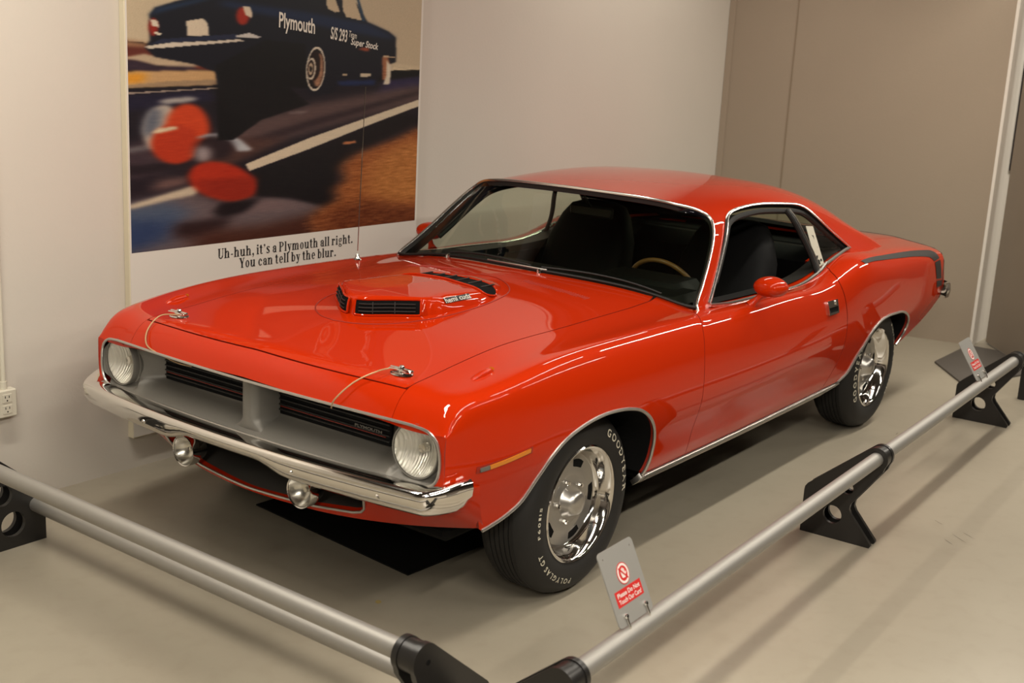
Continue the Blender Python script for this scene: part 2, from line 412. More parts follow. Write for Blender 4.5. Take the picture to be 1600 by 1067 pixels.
# ------------------------------------------------------------------ poster
PRINT = [
((186,170,142),0,[0.298,2.385,-1.498,2.627,-1.548,1.716,-1.244,1.703,0.314,1.79]),
((150,110,80),0.02,[0.314,1.794,-0.185,1.743,-0.185,1.726,0.315,1.76]),
((92,40,30),0.015,[0.315,1.763,0.055,1.772,-0.163,1.701,-0.163,1.684,0.316,1.713]),
((178,158,130),0.008,[0.212,1.74,-0.089,1.708,-0.185,1.701,-0.036,1.686,0.155,1.694,0.316,1.721]),
((48,34,46),0.01,[0.316,1.713,0.251,1.715,0.145,1.694,-0.121,1.696,-0.185,1.685,0.185,1.668,0.317,1.675]),
((120,48,26),0.012,[-0.047,1.698,-0.185,1.718,-0.185,1.689,-0.057,1.686]),
((186,150,104),0.008,[0.318,1.669,-0.185,1.685,-0.185,1.622,0.319,1.605]),
((205,140,40),0.018,[0.318,1.66,0.195,1.666,0.215,1.626,0.319,1.622]),
((150,126,96),0.006,[0.087,1.635,-0.185,1.645,-0.185,1.622,0.319,1.604,0.319,1.613]),
((24,20,28),0.006,[0.319,1.601,-0.185,1.622,-0.387,1.618,-0.583,1.626,-0.884,1.624,-1.276,1.657,-1.549,1.689,-1.615,0.495,0.342,0.752]),
((178,160,138),0.003,[0.32,1.585,-0.168,1.611,-0.168,1.606,0.32,1.579]),
((158,120,84),0.004,[-0.404,1.624,-0.583,1.638,-0.583,1.63,-0.404,1.618]),
((40,34,66),0.02,[-1.217,1.655,-1.55,1.681,-1.552,1.631,-1.148,1.569]),
((26,24,44),0.02,[0.32,1.576,-0.12,1.601,-0.184,1.559,0.322,1.512]),
((84,66,64),0.035,[-0.184,1.44,-0.703,1.541,-1.322,1.619,-1.552,1.641,-1.556,1.56,-1.038,1.473,-0.58,1.388,-0.183,1.338]),
((46,34,38),0.02,[-0.183,1.355,-0.705,1.468,-1.553,1.621,-1.554,1.604,-0.705,1.431,-0.228,1.328]),
((110,94,92),0.008,[-0.579,1.505,-0.704,1.512,-0.679,1.499,-0.579,1.496]),
((58,46,52),0.03,[0.297,1.385,0.151,1.406,-0.086,1.341,0.093,1.264,0.291,1.241]),
((96,90,92),0.012,[0.297,1.369,0.171,1.382,0.171,1.361,0.298,1.347]),
((30,24,30),0.015,[0.299,1.297,-0.032,1.309,-0.032,1.275,0.3,1.257]),
((112,84,78),0.03,[0.144,1.233,-0.01,1.242,-0.01,1.209,0.195,1.187]),
((74,50,44),0.03,[-0.053,1.325,-0.296,1.395,-0.58,1.388,-0.342,1.306,-0.117,1.254]),
((96,84,86),0.04,[0.298,1.152,-0.009,1.183,-0.182,1.129,-0.584,1.122,-0.79,1.081,-0.986,0.9,-0.028,0.906,0.304,0.923]),
((70,84,104),0.04,[0.299,1.128,0.095,1.147,-0.03,1.088,0.097,1.021,0.301,1.013]),
((38,58,92),0.05,[0.3,1.071,0.065,1.069,0.098,0.978,0.303,0.939]),
((110,92,92),0.03,[-0.182,1.121,-0.534,1.116,-0.725,1.066,-0.461,1.057,-0.182,1.059]),
((34,22,24),0.03,[0.066,1.044,-0.25,1.054,-0.182,0.997,-0.028,0.976,0.067,0.984]),
((66,34,24),0.05,[-0.029,1.002,-0.413,0.996,-0.845,1.039,-0.848,0.893,-0.028,0.906]),
((190,176,152),0.012,[0.298,1.138,-0.031,1.201,-0.084,1.196,-0.041,1.16,0.095,1.147,0.216,1.13,0.299,1.12]),
((18,14,18),0.02,[-0.182,1.121,-0.413,1.124,-0.319,1.067,-0.182,1.05,-0.138,1.08]),
((17,15,18),0.015,[-0.365,1.243,-0.877,1.372,-1.373,1.5,-1.498,1.458,-1.029,1.31,-0.881,1.219,-0.871,1.047,-0.584,1.113,-0.389,1.134,-0.342,1.182]),
((150,86,44),0.035,[-1.563,1.447,-1.318,1.371,-1.016,1.301,-0.907,1.247,-0.95,1.177,-0.869,1.143,-0.898,1.084,-0.791,1.052,-0.713,0.991,-0.794,0.917,-1.593,0.89]),
((176,112,58),0.05,[-1.566,1.375,-1.29,1.321,-1.146,1.247,-1.093,1.111,-1.302,1.037,-1.584,1.061]),
((104,52,26),0.05,[-0.778,1.024,-1.051,1.074,-1.587,0.997,-1.593,0.89,-0.794,0.917]),
((190,120,76),0.006,[-0.924,1.359,-1.014,1.365,-1.028,1.352,-0.931,1.351]),
((204,190,164),0.004,[-0.319,1.279,-0.706,1.385,-1.109,1.478,-1.555,1.58,-1.557,1.548,-1.11,1.439,-0.707,1.334,-0.342,1.248]),
((176,166,152),0.012,[0.038,1.425,0.048,1.404,0.062,1.386,0.079,1.371,0.098,1.36,0.119,1.353,0.14,1.351,0.16,1.354,0.179,1.361,0.195,1.372,0.208,1.387,0.216,1.405,0.22,1.425,0.22,1.446,0.215,1.466,0.206,1.486,0.193,1.504,0.177,1.519,0.158,1.53,0.137,1.537,0.116,1.54,0.096,1.538,0.077,1.531,0.06,1.52,0.047,1.505,0.038,1.487,0.033,1.467,0.033,1.446]),
((86,92,104),0.02,[0.137,1.459,0.144,1.446,0.153,1.434,0.163,1.424,0.173,1.416,0.184,1.411,0.193,1.41,0.202,1.411,0.21,1.415,0.215,1.422,0.219,1.431,0.22,1.442,0.219,1.455,0.216,1.469,0.211,1.482,0.204,1.495,0.195,1.507,0.185,1.517,0.175,1.525,0.165,1.53,0.155,1.532,0.146,1.531,0.139,1.527,0.133,1.52,0.129,1.511,0.128,1.499,0.129,1.486,0.132,1.473]),
((190,62,26),0.014,[-0.123,1.441,-0.12,1.418,-0.111,1.397,-0.096,1.378,-0.077,1.362,-0.054,1.35,-0.029,1.344,-0.003,1.342,0.023,1.345,0.047,1.354,0.069,1.366,0.087,1.383,0.1,1.402,0.108,1.423,0.11,1.445,0.107,1.467,0.098,1.488,0.084,1.507,0.066,1.523,0.045,1.534,0.02,1.542,-0.006,1.544,-0.031,1.542,-0.056,1.534,-0.079,1.522,-0.097,1.506,-0.111,1.486,-0.12,1.464]),
((172,50,22),0.012,[-0.067,1.375,-0.063,1.357,-0.053,1.339,-0.038,1.324,-0.017,1.311,0.007,1.302,0.034,1.297,0.062,1.296,0.09,1.299,0.116,1.306,0.139,1.317,0.158,1.331,0.172,1.347,0.18,1.364,0.183,1.382,0.18,1.4,0.17,1.417,0.156,1.432,0.136,1.444,0.113,1.454,0.087,1.459,0.059,1.461,0.032,1.458,0.005,1.452,-0.019,1.442,-0.039,1.428,-0.054,1.412,-0.064,1.394]),
((206,190,158),0.008,[0.14,1.446,0.049,1.451,0.049,1.44,0.15,1.423,0.18,1.426]),
((160,156,150),0.012,[-0.061,1.564,-0.058,1.562,-0.051,1.559,-0.039,1.556,-0.022,1.553,-0.003,1.55,0.019,1.548,0.041,1.546,0.064,1.545,0.085,1.544,0.105,1.544,0.12,1.545,0.132,1.546,0.14,1.548,0.143,1.55,0.14,1.553,0.133,1.556,0.122,1.559,0.106,1.562,0.087,1.564,0.066,1.567,0.044,1.569,0.021,1.57,-0.001,1.571,-0.021,1.571,-0.037,1.57,-0.05,1.569,-0.058,1.567]),
((170,174,178),0.01,[-0.044,1.401,-0.118,1.418,-0.206,1.416,-0.296,1.386,-0.365,1.34,-0.273,1.335,-0.228,1.379,-0.14,1.399]),
((38,26,30),0.02,[-0.256,1.353,-0.253,1.341,-0.245,1.33,-0.233,1.32,-0.216,1.312,-0.196,1.306,-0.173,1.303,-0.15,1.303,-0.127,1.305,-0.105,1.31,-0.086,1.317,-0.07,1.326,-0.058,1.336,-0.051,1.347,-0.048,1.359,-0.051,1.37,-0.059,1.381,-0.071,1.391,-0.087,1.399,-0.106,1.404,-0.128,1.408,-0.151,1.409,-0.174,1.407,-0.196,1.402,-0.216,1.396,-0.233,1.387,-0.245,1.376,-0.253,1.365]),
((150,140,140),0.02,[-0.129,1.331,-0.127,1.323,-0.124,1.316,-0.119,1.31,-0.112,1.305,-0.104,1.301,-0.095,1.299,-0.085,1.298,-0.076,1.3,-0.067,1.302,-0.059,1.307,-0.052,1.312,-0.047,1.319,-0.044,1.326,-0.043,1.334,-0.044,1.341,-0.047,1.348,-0.052,1.354,-0.059,1.36,-0.067,1.363,-0.076,1.366,-0.086,1.366,-0.095,1.365,-0.104,1.362,-0.113,1.358,-0.119,1.352,-0.124,1.346,-0.128,1.339]),
((168,42,18),0.014,[-0.381,1.17,-0.371,1.153,-0.352,1.14,-0.324,1.13,-0.29,1.125,-0.251,1.124,-0.209,1.127,-0.167,1.135,-0.126,1.146,-0.089,1.161,-0.057,1.178,-0.032,1.196,-0.015,1.215,-0.007,1.234,-0.007,1.252,-0.016,1.267,-0.034,1.28,-0.059,1.29,-0.091,1.296,-0.128,1.298,-0.168,1.296,-0.21,1.289,-0.251,1.279,-0.29,1.265,-0.324,1.248,-0.352,1.229,-0.371,1.209,-0.381,1.189]),
((140,34,16),0.02,[-0.031,1.224,-0.377,1.225,-0.365,1.136,-0.227,1.12,-0.095,1.161]),
((13,15,26),0.006,[0.18,1.892,0.151,1.922,0.052,1.952,-0.187,2.014,-0.694,2.049,-1.007,2.006,-1.079,1.927,-1.237,1.888,-1.287,1.861,-1.292,1.745,-1.214,1.724,-1.174,1.656,-1.146,1.632,-0.897,1.623,-0.832,1.587,-0.715,1.577,-0.677,1.613,-0.614,1.613,-0.577,1.648,-0.41,1.62,-0.387,1.607,-0.168,1.609,-0.153,1.676,-0.037,1.706,0.154,1.729,0.202,1.763,0.177,1.795]),
((20,34,62),0.02,[-0.186,1.973,-0.696,1.952,-1.093,1.919,-1.266,1.87,-1.267,1.851,-0.957,1.875,-0.455,1.922,-0.186,1.949]),
((24,44,70),0.012,[0.18,1.888,0.141,1.923,-0.039,1.964,-0.187,2.006,-0.252,2.01,-0.039,1.948,0.122,1.907]),
((6,6,9),0.006,[-0.153,1.701,-0.432,1.819,-0.674,1.81,-0.702,1.614,-0.584,1.613,-0.387,1.611,-0.168,1.601,-0.167,1.389,-0.25,1.387,-0.411,1.472,-0.703,1.541,-0.578,1.613,-0.185,1.609]),
((8,8,11),0.02,[-0.163,1.626,-0.41,1.62,-0.41,1.585,-0.273,1.508,-0.162,1.508]),
((22,36,74),0.01,[-0.883,1.648,-1.145,1.656,-1.146,1.632,-0.897,1.625]),
((190,176,150),0.004,[-1.038,1.684,-1.115,1.686,-1.116,1.672,-1.039,1.668]),
((176,156,128),0.003,[-0.916,1.68,-0.952,1.681,-0.952,1.675,-0.916,1.674]),
((190,172,142),0.003,[-0.802,2.03,-0.86,2.024,-0.895,1.963,-0.862,1.96,-0.816,1.973,-0.803,1.994]),
((190,172,142),0.003,[-0.906,2.036,-0.986,2.032,-1.044,1.935,-1.01,1.935,-0.935,1.943,-0.912,1.973]),
((28,52,76),0.004,[-1.0,2.042,-1.013,2.043,-1.065,1.931,-1.045,1.931]),
((150,38,20),0.008,[-0.343,1.916,-0.342,1.907,-0.339,1.899,-0.334,1.892,-0.328,1.885,-0.321,1.88,-0.313,1.877,-0.305,1.876,-0.296,1.876,-0.288,1.879,-0.281,1.883,-0.275,1.889,-0.27,1.896,-0.268,1.904,-0.267,1.912,-0.268,1.921,-0.271,1.929,-0.275,1.936,-0.281,1.943,-0.288,1.948,-0.296,1.951,-0.304,1.952,-0.313,1.952,-0.321,1.949,-0.328,1.945,-0.334,1.94,-0.339,1.933,-0.342,1.925]),
((206,190,166),0.004,[-0.304,1.956,-0.346,1.953,-0.361,1.925,-0.354,1.907,-0.318,1.919]),
((138,34,22),0.006,[0.136,1.848,0.137,1.84,0.139,1.832,0.142,1.826,0.146,1.82,0.15,1.816,0.155,1.813,0.16,1.812,0.166,1.812,0.171,1.815,0.175,1.819,0.178,1.824,0.181,1.831,0.183,1.838,0.183,1.846,0.182,1.853,0.18,1.861,0.177,1.868,0.174,1.873,0.169,1.878,0.164,1.881,0.159,1.882,0.154,1.881,0.149,1.879,0.145,1.875,0.141,1.869,0.138,1.863,0.137,1.856]),
((204,192,172),0.004,[0.178,1.877,0.137,1.871,0.133,1.846,0.166,1.85]),
((206,194,172),0.003,[0.157,1.829,0.121,1.824,0.125,1.816,0.16,1.819]),
((204,190,166),0.004,[-0.002,1.878,-0.091,1.893,-0.116,1.873,-0.122,1.823,-0.007,1.82]),
((30,36,58),0.004,[0.182,1.778,0.124,1.801,-0.273,1.838,-0.273,1.817,0.084,1.787]),
((200,190,172),0.004,[0.207,1.769,0.084,1.788,-0.143,1.803,-0.284,1.816,-0.318,1.81,-0.186,1.796,0.085,1.769,0.183,1.761]),
((190,186,178),0.004,[-0.251,1.827,-0.341,1.845,-0.421,1.828,-0.341,1.822]),
((206,196,176),0.003,[-0.804,1.698,-0.801,1.676,-0.795,1.654,-0.786,1.635,-0.775,1.619,-0.762,1.608,-0.748,1.601,-0.734,1.599,-0.721,1.602,-0.709,1.61,-0.698,1.622,-0.69,1.639,-0.684,1.658,-0.681,1.68,-0.682,1.702,-0.685,1.724,-0.691,1.745,-0.7,1.764,-0.711,1.78,-0.723,1.791,-0.737,1.799,-0.75,1.801,-0.764,1.798,-0.776,1.791,-0.787,1.778,-0.796,1.762,-0.801,1.743,-0.804,1.721]),
((22,14,14),0.003,[-0.795,1.699,-0.792,1.678,-0.787,1.659,-0.779,1.642,-0.77,1.628,-0.759,1.618,-0.747,1.611,-0.735,1.61,-0.724,1.612,-0.713,1.62,-0.704,1.631,-0.697,1.645,-0.693,1.663,-0.69,1.682,-0.691,1.702,-0.693,1.722,-0.699,1.74,-0.706,1.757,-0.716,1.771,-0.726,1.782,-0.738,1.788,-0.75,1.79,-0.761,1.788,-0.772,1.781,-0.781,1.77,-0.788,1.755,-0.793,1.738,-0.795,1.719]),
((150,110,84),0.006,[-0.793,1.695,-0.791,1.678,-0.787,1.662,-0.782,1.648,-0.775,1.636,-0.768,1.627,-0.761,1.621,-0.753,1.62,-0.746,1.622,-0.739,1.628,-0.734,1.637,-0.729,1.649,-0.727,1.664,-0.726,1.68,-0.726,1.697,-0.728,1.714,-0.732,1.73,-0.737,1.744,-0.743,1.756,-0.75,1.765,-0.758,1.77,-0.765,1.772,-0.772,1.77,-0.779,1.764,-0.785,1.755,-0.789,1.743,-0.792,1.728,-0.793,1.712]),
((30,16,12),0.004,[-0.772,1.713,-0.77,1.698,-0.766,1.684,-0.761,1.672,-0.755,1.662,-0.748,1.655,-0.741,1.65,-0.733,1.649,-0.726,1.65,-0.719,1.656,-0.714,1.664,-0.709,1.674,-0.706,1.686,-0.705,1.7,-0.705,1.715,-0.707,1.729,-0.711,1.742,-0.716,1.755,-0.722,1.765,-0.729,1.772,-0.736,1.777,-0.744,1.778,-0.751,1.777,-0.757,1.772,-0.763,1.764,-0.768,1.753,-0.771,1.741,-0.772,1.727]),
((196,184,164),0.003,[-0.744,1.699,-0.742,1.688,-0.739,1.677,-0.735,1.668,-0.729,1.66,-0.723,1.654,-0.716,1.651,-0.709,1.65,-0.703,1.652,-0.696,1.655,-0.691,1.662,-0.687,1.67,-0.684,1.679,-0.683,1.689,-0.683,1.7,-0.685,1.711,-0.688,1.722,-0.692,1.731,-0.697,1.739,-0.704,1.744,-0.71,1.748,-0.717,1.749,-0.724,1.748,-0.73,1.744,-0.735,1.738,-0.739,1.73,-0.742,1.72,-0.744,1.71]),
((34,22,20),0.003,[-0.733,1.699,-0.732,1.69,-0.73,1.682,-0.727,1.674,-0.722,1.668,-0.718,1.664,-0.713,1.661,-0.708,1.66,-0.703,1.661,-0.698,1.664,-0.694,1.669,-0.691,1.675,-0.689,1.683,-0.688,1.691,-0.688,1.7,-0.689,1.709,-0.692,1.717,-0.695,1.725,-0.699,1.731,-0.704,1.735,-0.709,1.738,-0.714,1.739,-0.719,1.738,-0.723,1.735,-0.727,1.73,-0.73,1.724,-0.733,1.716,-0.734,1.708]),
((180,160,134),0.003,[-0.726,1.699,-0.725,1.693,-0.723,1.687,-0.721,1.682,-0.718,1.678,-0.715,1.675,-0.712,1.673,-0.709,1.673,-0.705,1.673,-0.702,1.675,-0.7,1.679,-0.697,1.683,-0.696,1.688,-0.695,1.694,-0.696,1.7,-0.696,1.706,-0.698,1.712,-0.7,1.717,-0.703,1.721,-0.706,1.724,-0.709,1.726,-0.713,1.726,-0.716,1.726,-0.719,1.724,-0.722,1.72,-0.724,1.716,-0.725,1.711,-0.726,1.705]),
((20,16,16),0.003,[-0.718,1.699,-0.718,1.696,-0.717,1.693,-0.716,1.69,-0.715,1.688,-0.713,1.686,-0.711,1.685,-0.71,1.685,-0.708,1.686,-0.706,1.687,-0.705,1.688,-0.704,1.691,-0.703,1.693,-0.703,1.697,-0.703,1.7,-0.704,1.703,-0.704,1.706,-0.705,1.709,-0.707,1.711,-0.708,1.713,-0.71,1.714,-0.712,1.714,-0.713,1.713,-0.715,1.712,-0.716,1.711,-0.717,1.708,-0.718,1.706,-0.718,1.703]),
((150,96,66),0.006,[-1.191,1.767,-1.234,1.771,-1.251,1.725,-1.239,1.657,-1.195,1.656]),
((206,196,174),0.005,[-1.225,1.753,-1.258,1.725,-1.254,1.638,-1.203,1.633,-1.223,1.676]),
((196,180,150),0.008,[-1.287,1.737,-1.485,1.725,-1.485,1.71,-1.259,1.706]),
((150,70,44),0.008,[-1.028,1.804,-1.097,1.808,-1.097,1.792,-1.028,1.793]),
((186,160,130),0.003,[-1.198,1.774,-1.288,1.769,-1.289,1.765,-1.198,1.766])]

def make_poster():
    x0, x1, z0, z1, yb = .297, -1.492, .145, 2.55, YW+.001
    th = .034; yf = yb+th
    b = MB().box((x1, yb, z0), (x0, yf, z1), .002)
    o = b.make('poster', BOARD_EDGE, smooth=False)
    tag(o, 'tall cream advertising poster board with a blurred drag-race photograph on the wall', 'poster')
    f = MB().box((x1+.004, yf, z0+.004), (x0-.004, yf+.0012, z1-.004)).make('poster_face', BOARD, o, smooth=False)
    # the printed photograph: one coloured vertex per 5 mm
    st = .0042; px0, px1, pz0, pz1 = .286, -1.474, .940, 2.30
    xs = np.arange(px0, px1-1e-6, -st); zs = np.arange(pz0, pz1, st); nx, nz = len(xs), len(zs)
    XX, ZZ = np.meshgrid(xs, zs); Q = np.stack([XX.ravel(), ZZ.ravel()], 1)
    img = np.zeros((nz, nx, 3))
    fz = np.fft.rfftfreq
    for col, bl, fl in PRINT:
        pg = np.array(fl).reshape(-1, 2); lo = pg.min(0)-.02; hi = pg.max(0)+.02
        sel = (Q[:,0] > lo[0]) & (Q[:,0] < hi[0]) & (Q[:,1] > lo[1]) & (Q[:,1] < hi[1])
        m = np.zeros(len(Q)); m[sel] = inpoly(Q[sel], pg); m = m.reshape(nz, nx)
        bl = max(bl, .0032)
        if bl > 0:
            for ax, s in ((1, bl/st*1.25), (0, bl/st*.45)):        # motion blur runs sideways
                r = int(max(1, round(s*2))); k = np.exp(-.5*(np.arange(-r, r+1)/max(s, .3))**2); k /= k.sum()
                pad = [(0,0),(0,0)]; pad[ax] = (r, r); mp = np.pad(m, pad, mode='edge')
                m = sum(k[j]*np.take(mp, np.arange(j, j+m.shape[ax]), axis=ax) for j in range(2*r+1))
        img = img*(1-m[...,None])+m[...,None]*np.array(col)
    # streaky grain, stronger sideways
    g = rng.normal(0, 1, (nz, nx))
    gs = sum(np.roll(g, k, 1) for k in range(-5, 6))/3.3
    lum = img.mean(2, keepdims=True); road = (ZZ < 1.72)[...,None]
    warm = ((img[...,0:1]-img[...,2:3]) > 45) & road
    img = img*(1+.010*g[...,None])+np.where(warm & (XX < -.55)[...,None], gs[...,None]*9, np.where(road, gs[...,None]*2.0, g[...,None]*.4))*np.array((1, .82, .6))
    img = np.clip(img, 2, 255)/255
    img = np.where(img <= .04045, img/12.92, ((img+.055)/1.055)**2.4)*1.0
    V = [(x, yf+.0016, z) for z in zs for x in xs]
    idx = np.arange(nx*nz).reshape(nz, nx)
    F = np.stack([idx[:-1,:-1], idx[1:,:-1], idx[1:,1:], idx[:-1,1:]], -1).reshape(-1, 4)
    me = bpy.data.meshes.new('printed_photograph'); me.from_pydata(V, [], F.tolist())
    at = me.color_attributes.new('ink', 'FLOAT_COLOR', 'POINT')
    at.data.foreach_set('color', np.concatenate([np.clip(img, 0, 1), np.ones((nz, nx, 1))], 2).astype(np.float32).ravel())
    m = mat('photo_print', (.5,.5,.5), .42, 0, 0, .35); nt = m.node_tree; a = nt.nodes.new('ShaderNodeVertexColor'); a.layer_name = 'ink'
    nt.links.new(a.outputs[0], nt.nodes['Principled BSDF'].inputs['Base Color'])
    me.materials.append(m); me.update()
    p = bpy.data.objects.new('printed_photograph', me); COL.objects.link(p); p.parent = o
    p['label'] = 'blurred print of a dark saloon racing past starting lights'
    U = (-1, 0, 0); Z = (0, 0, 1); yt = yf+.0024
    t = MB()
    text_box(t, 'Plymouth', (-.512, yt, 1.855), (-.995, 0, -.09), (0, 0, 1), .222, .088, True, .02)
    text_box(t, 'S/S 293', (-.833, yt, 1.838), (-.99, 0, -.11), (0, 0, 1), .11, .058, True, .1)
    text_box(t, 'Team', (-.952, yt, 1.853), (-.98, 0, -.16), (0, 0, 1), .055, .030, False, .2)
    text_box(t, 'Super Stock', (-.966, yt, 1.808), (-.995, 0, -.1), (0, 0, 1), .19, .042, True, .25)
    dl = t.make('door_lettering', CREAM, o, smooth=False); dl['kind'] = 'stuff'; dl['label'] = 'cream lettering printed on the side of the pictured saloon'
    s = MB()
    serif(s, "Uh-huh, it's a Plymouth all right.", (-.163, yt, .8705), (-1, 0, -.008), .851, .045)
    serif(s, "You can tell by the blur.", (-.284, yt, .8165), (-1, 0, -.012), .615, .045)
    cp = s.make('caption', INK, o, smooth=False); cp['kind'] = 'stuff'; cp['label'] = 'bold black serif caption in two lines under the photograph'
# bold condensed serif capitals/lower case, drawn from stems, bowls and slabs (cap height 1)
def serif(mb, body, O, U, width, cap):
    T, t, S, e = .165, .062, .06, .07       # stem, hairline, slab thickness, slab overhang
    xh = .70
    polys = []; penx = [0]
    def R(x0, y0, x1, y1): polys.append([(x0,y0),(x1,y0),(x1,y1),(x0,y1)])
    def Qd(*p): polys.append(list(p))
    def ring(cx, cy, rx, ry, tx, ty, a0=0, a1=360, n=20):
        for i in range(n):
            A = math.radians(a0+(a1-a0)*i/n); Bq = math.radians(a0+(a1-a0)*(i+1)/n)
            polys.append([(cx+rx*math.cos(A), cy+ry*math.sin(A)), (cx+rx*math.cos(Bq), cy+ry*math.sin(Bq)), (cx+(rx-tx)*math.cos(Bq), cy+(ry-ty)*math.sin(Bq)), (cx+(rx-tx)*math.cos(A), cy+(ry-ty)*math.sin(A))])
    def blob(cx, cy, r): polys.append([(cx+r*math.cos(2*pi*i/12), cy+r*math.sin(2*pi*i/12)) for i in range(12)])
    def stem(x, y0, y1, bl=1, br=1, tl=1, tr=0):
        R(x, y0, x+T, y1)
        if bl or br: R(x-e*bl, y0, x+T+e*br, y0+S)
        if tl or tr: R(x-e*tl, y1-S, x+T+e*tr, y1)
    def glyph(c):
        x = penx[0]+e; n0 = len(polys); w = .5
        if c == ' ': penx[0] += .24; return
        if c == 'U': stem(x, .28, 1.0, 0, 0, 1, 1); R(x+.46, .28, x+.46+t, 1); R(x+.39, 1-S, x+.60, 1); ring(x+.26, .28, .26, .30, .12, .10, 180, 360); w = .56
        elif c in 'hn':
            stem(x, 0, 1.0 if c == 'h' else xh); ring(x+.295, xh-.22, .205, .23, .13, .09, 0, 170); stem(x+.335, 0, xh-.2, 1, 1, 0, 0); w = .55
        elif c == 'm':
            stem(x, 0, xh)
            for k in (0, .315): ring(x+.28+k, xh-.22, .19, .23, .12, .09, 0, 170); stem(x+.305+k, 0, xh-.2, 1, 1, 0, 0)
            w = .84
        elif c == 'u': stem(x, .2, xh, 0, 0, 1, 0); ring(x+.205, .215, .205, .23, .13, .09, 180, 350); stem(x+.335, 0, xh, 0, 1, 1, 0); w = .55
        elif c == '-': R(x, .26, x+.24, .36); w = .26
        elif c == ',': blob(x+.09, .09, .105); Qd((x+.195,.10),(x+.18,-.06),(x+.05,-.24),(x+.02,-.19),(x+.09,-.08)); w = .17
        elif c == '.': blob(x+.09, .09, .105); w = .17
        elif c == "'": blob(x+.08, .88, .095); Qd((x+.16,.90),(x+.17,.82),(x+.05,.60),(x+.03,.65)); w = .17
        elif c == 'i': stem(x, 0, xh); blob(x+.08, .90, .10); w = .20
        elif c == 't': R(x+.03, .18, x+.03+T, .92); R(x-.06, xh-S, x+.31, xh); ring(x+.19, .17, .16, .19, .12, .09, 180, 330); Qd((x-.05,xh-S),(x+.03,xh-S),(x+.03,.92)); w = .30
        elif c == 'l': stem(x, 0, 1.0); w = .20
        elif c == 's':
            ring(x+.19, .52, .19, .20, .11, .075, 20, 255); ring(x+.19, .19, .20, .21, .12, .08, -155, 85); w = .38
            Qd((x+.02,.50),(x+.12,.58),(x+.38,.22),(x+.28,.14)); R(x+.33, .52, x+.375, xh); R(x, 0, x+.04, .19)
        elif c == 'a': stem(x+.27, 0, xh-.2, 0, 1, 0, 0); ring(x+.225, xh-.20, .21, .215, .14, .08, 0, 165); blob(x+.09, xh-.20, .085); ring(x+.20, .20, .20, .21, .13, .08, 60, 330); w = .46
        elif c == 'o': ring(x+.23, xh/2, .235, xh/2+.015, .145, .065); w = .46
        elif c == 'c': ring(x+.23, xh/2, .235, xh/2+.015, .145, .07, 45, 325); blob(x+.36, xh-.19, .085); w = .42
        elif c == 'e': ring(x+.23, xh/2, .235, xh/2+.015, .145, .07, 0, 320); R(x+.06, xh/2-.03, x+.45, xh/2+.035); w = .45
        elif c == 'b': stem(x, 0, 1.0, 0, 0); ring(x+.25, xh/2, .225, xh/2+.015, .135, .07); w = .48
        elif c == 'r': stem(x, 0, xh); ring(x+.25, xh-.20, .16, .21, .10, .09, 40, 170); blob(x+.33, xh-.13, .09); w = .41
        elif c == 'g':
            ring(x+.20, xh-.22, .20, .225, .12, .06); R(x+.30, xh-.09, x+.45, xh-.02); ring(x+.21, -.10, .22, .16, .09, .075); ring(x+.14, .13, .11, .13, .06, .06, 90, 270); R(x+.12, 0, x+.30, .085); w = .44
        elif c == 'y':
            Qd((x-.03,xh),(x+.15,xh),(x+.31,.04),(x+.20,-.02)); Qd((x+.36,xh),(x+.43,xh),(x+.22,-.18),(x+.15,-.14)); R(x-.08, xh-S, x+.20, xh); R(x+.28, xh-S, x+.49, xh); blob(x+.08, -.18, .09); Qd((x+.08,-.27),(x+.14,-.24),(x+.22,-.14),(x+.14,-.10)); w = .44
        elif c == 'P': stem(x, 0, 1.0, 1, 1, 1, 0); ring(x+.20, .73, .33, .27, .16, .07, -90, 90); R(x+.1, 1-.07, x+.2, 1); R(x+.1, .46, x+.2, .53); w = .53
        elif c == 'Y':
            stem(x+.20, 0, .48, 1, 1, 0, 0); Qd((x-.02,1),(x+.17,1),(x+.365,.44),(x+.20,.40)); Qd((x+.46,1),(x+.53,1),(x+.36,.42),(x+.29,.44)); R(x-.08, 1-S, x+.23, 1); R(x+.38, 1-S, x+.60, 1); w = .53
        penx[0] += w+2*e+.035
    for c in body: glyph(c)
    k = width/penx[0]; O = np.array(O, float); U = np.array(U, float)
    for pg in polys:
        V = [O+U*(a*k)+np.array((0, 0, 1.))*(b*cap) for a, b in pg]; mb.add(V, [tuple(range(len(V)))])
make_poster()

# ------------------------------------------------------------------ wall outlet with conduit
b = MB().box((-.042, 0, -.054), (.042, .042, .054), .004)
ow = b.make('electrical_outlet', IVORY, smooth=False); ow.location = (.868, YW, .417)
tag(ow, 'ivory surface-mounted wall socket box with conduit at the left edge', 'outlet')
MB().tube([(.0, .02, .054), (.0, .02, .085)], .014, 12).tube([(.0, .02, .075), (.0, .02, 1.5)], .0095, 12).make('conduit', IVORY, ow)
b = MB()
for dz in (-.022, .022): b.box((-.020, .042, dz-.017), (.020, .0445, dz+.017), .003)
fc = b.make('receptacle', IVORY, ow, smooth=False); b = MB()
for dz in (-.022, .022):
    for dx in (-.008, .008): b.box((dx-.0015, .0445, dz+.001), (dx+.0015, .0449, dz+.010))
    b.tube([(0, .0445, dz-.009), (0, .0449, dz-.009)], .003, 10)
b.make('slot', DARK, fc, smooth=False)['kind'] = 'stuff'

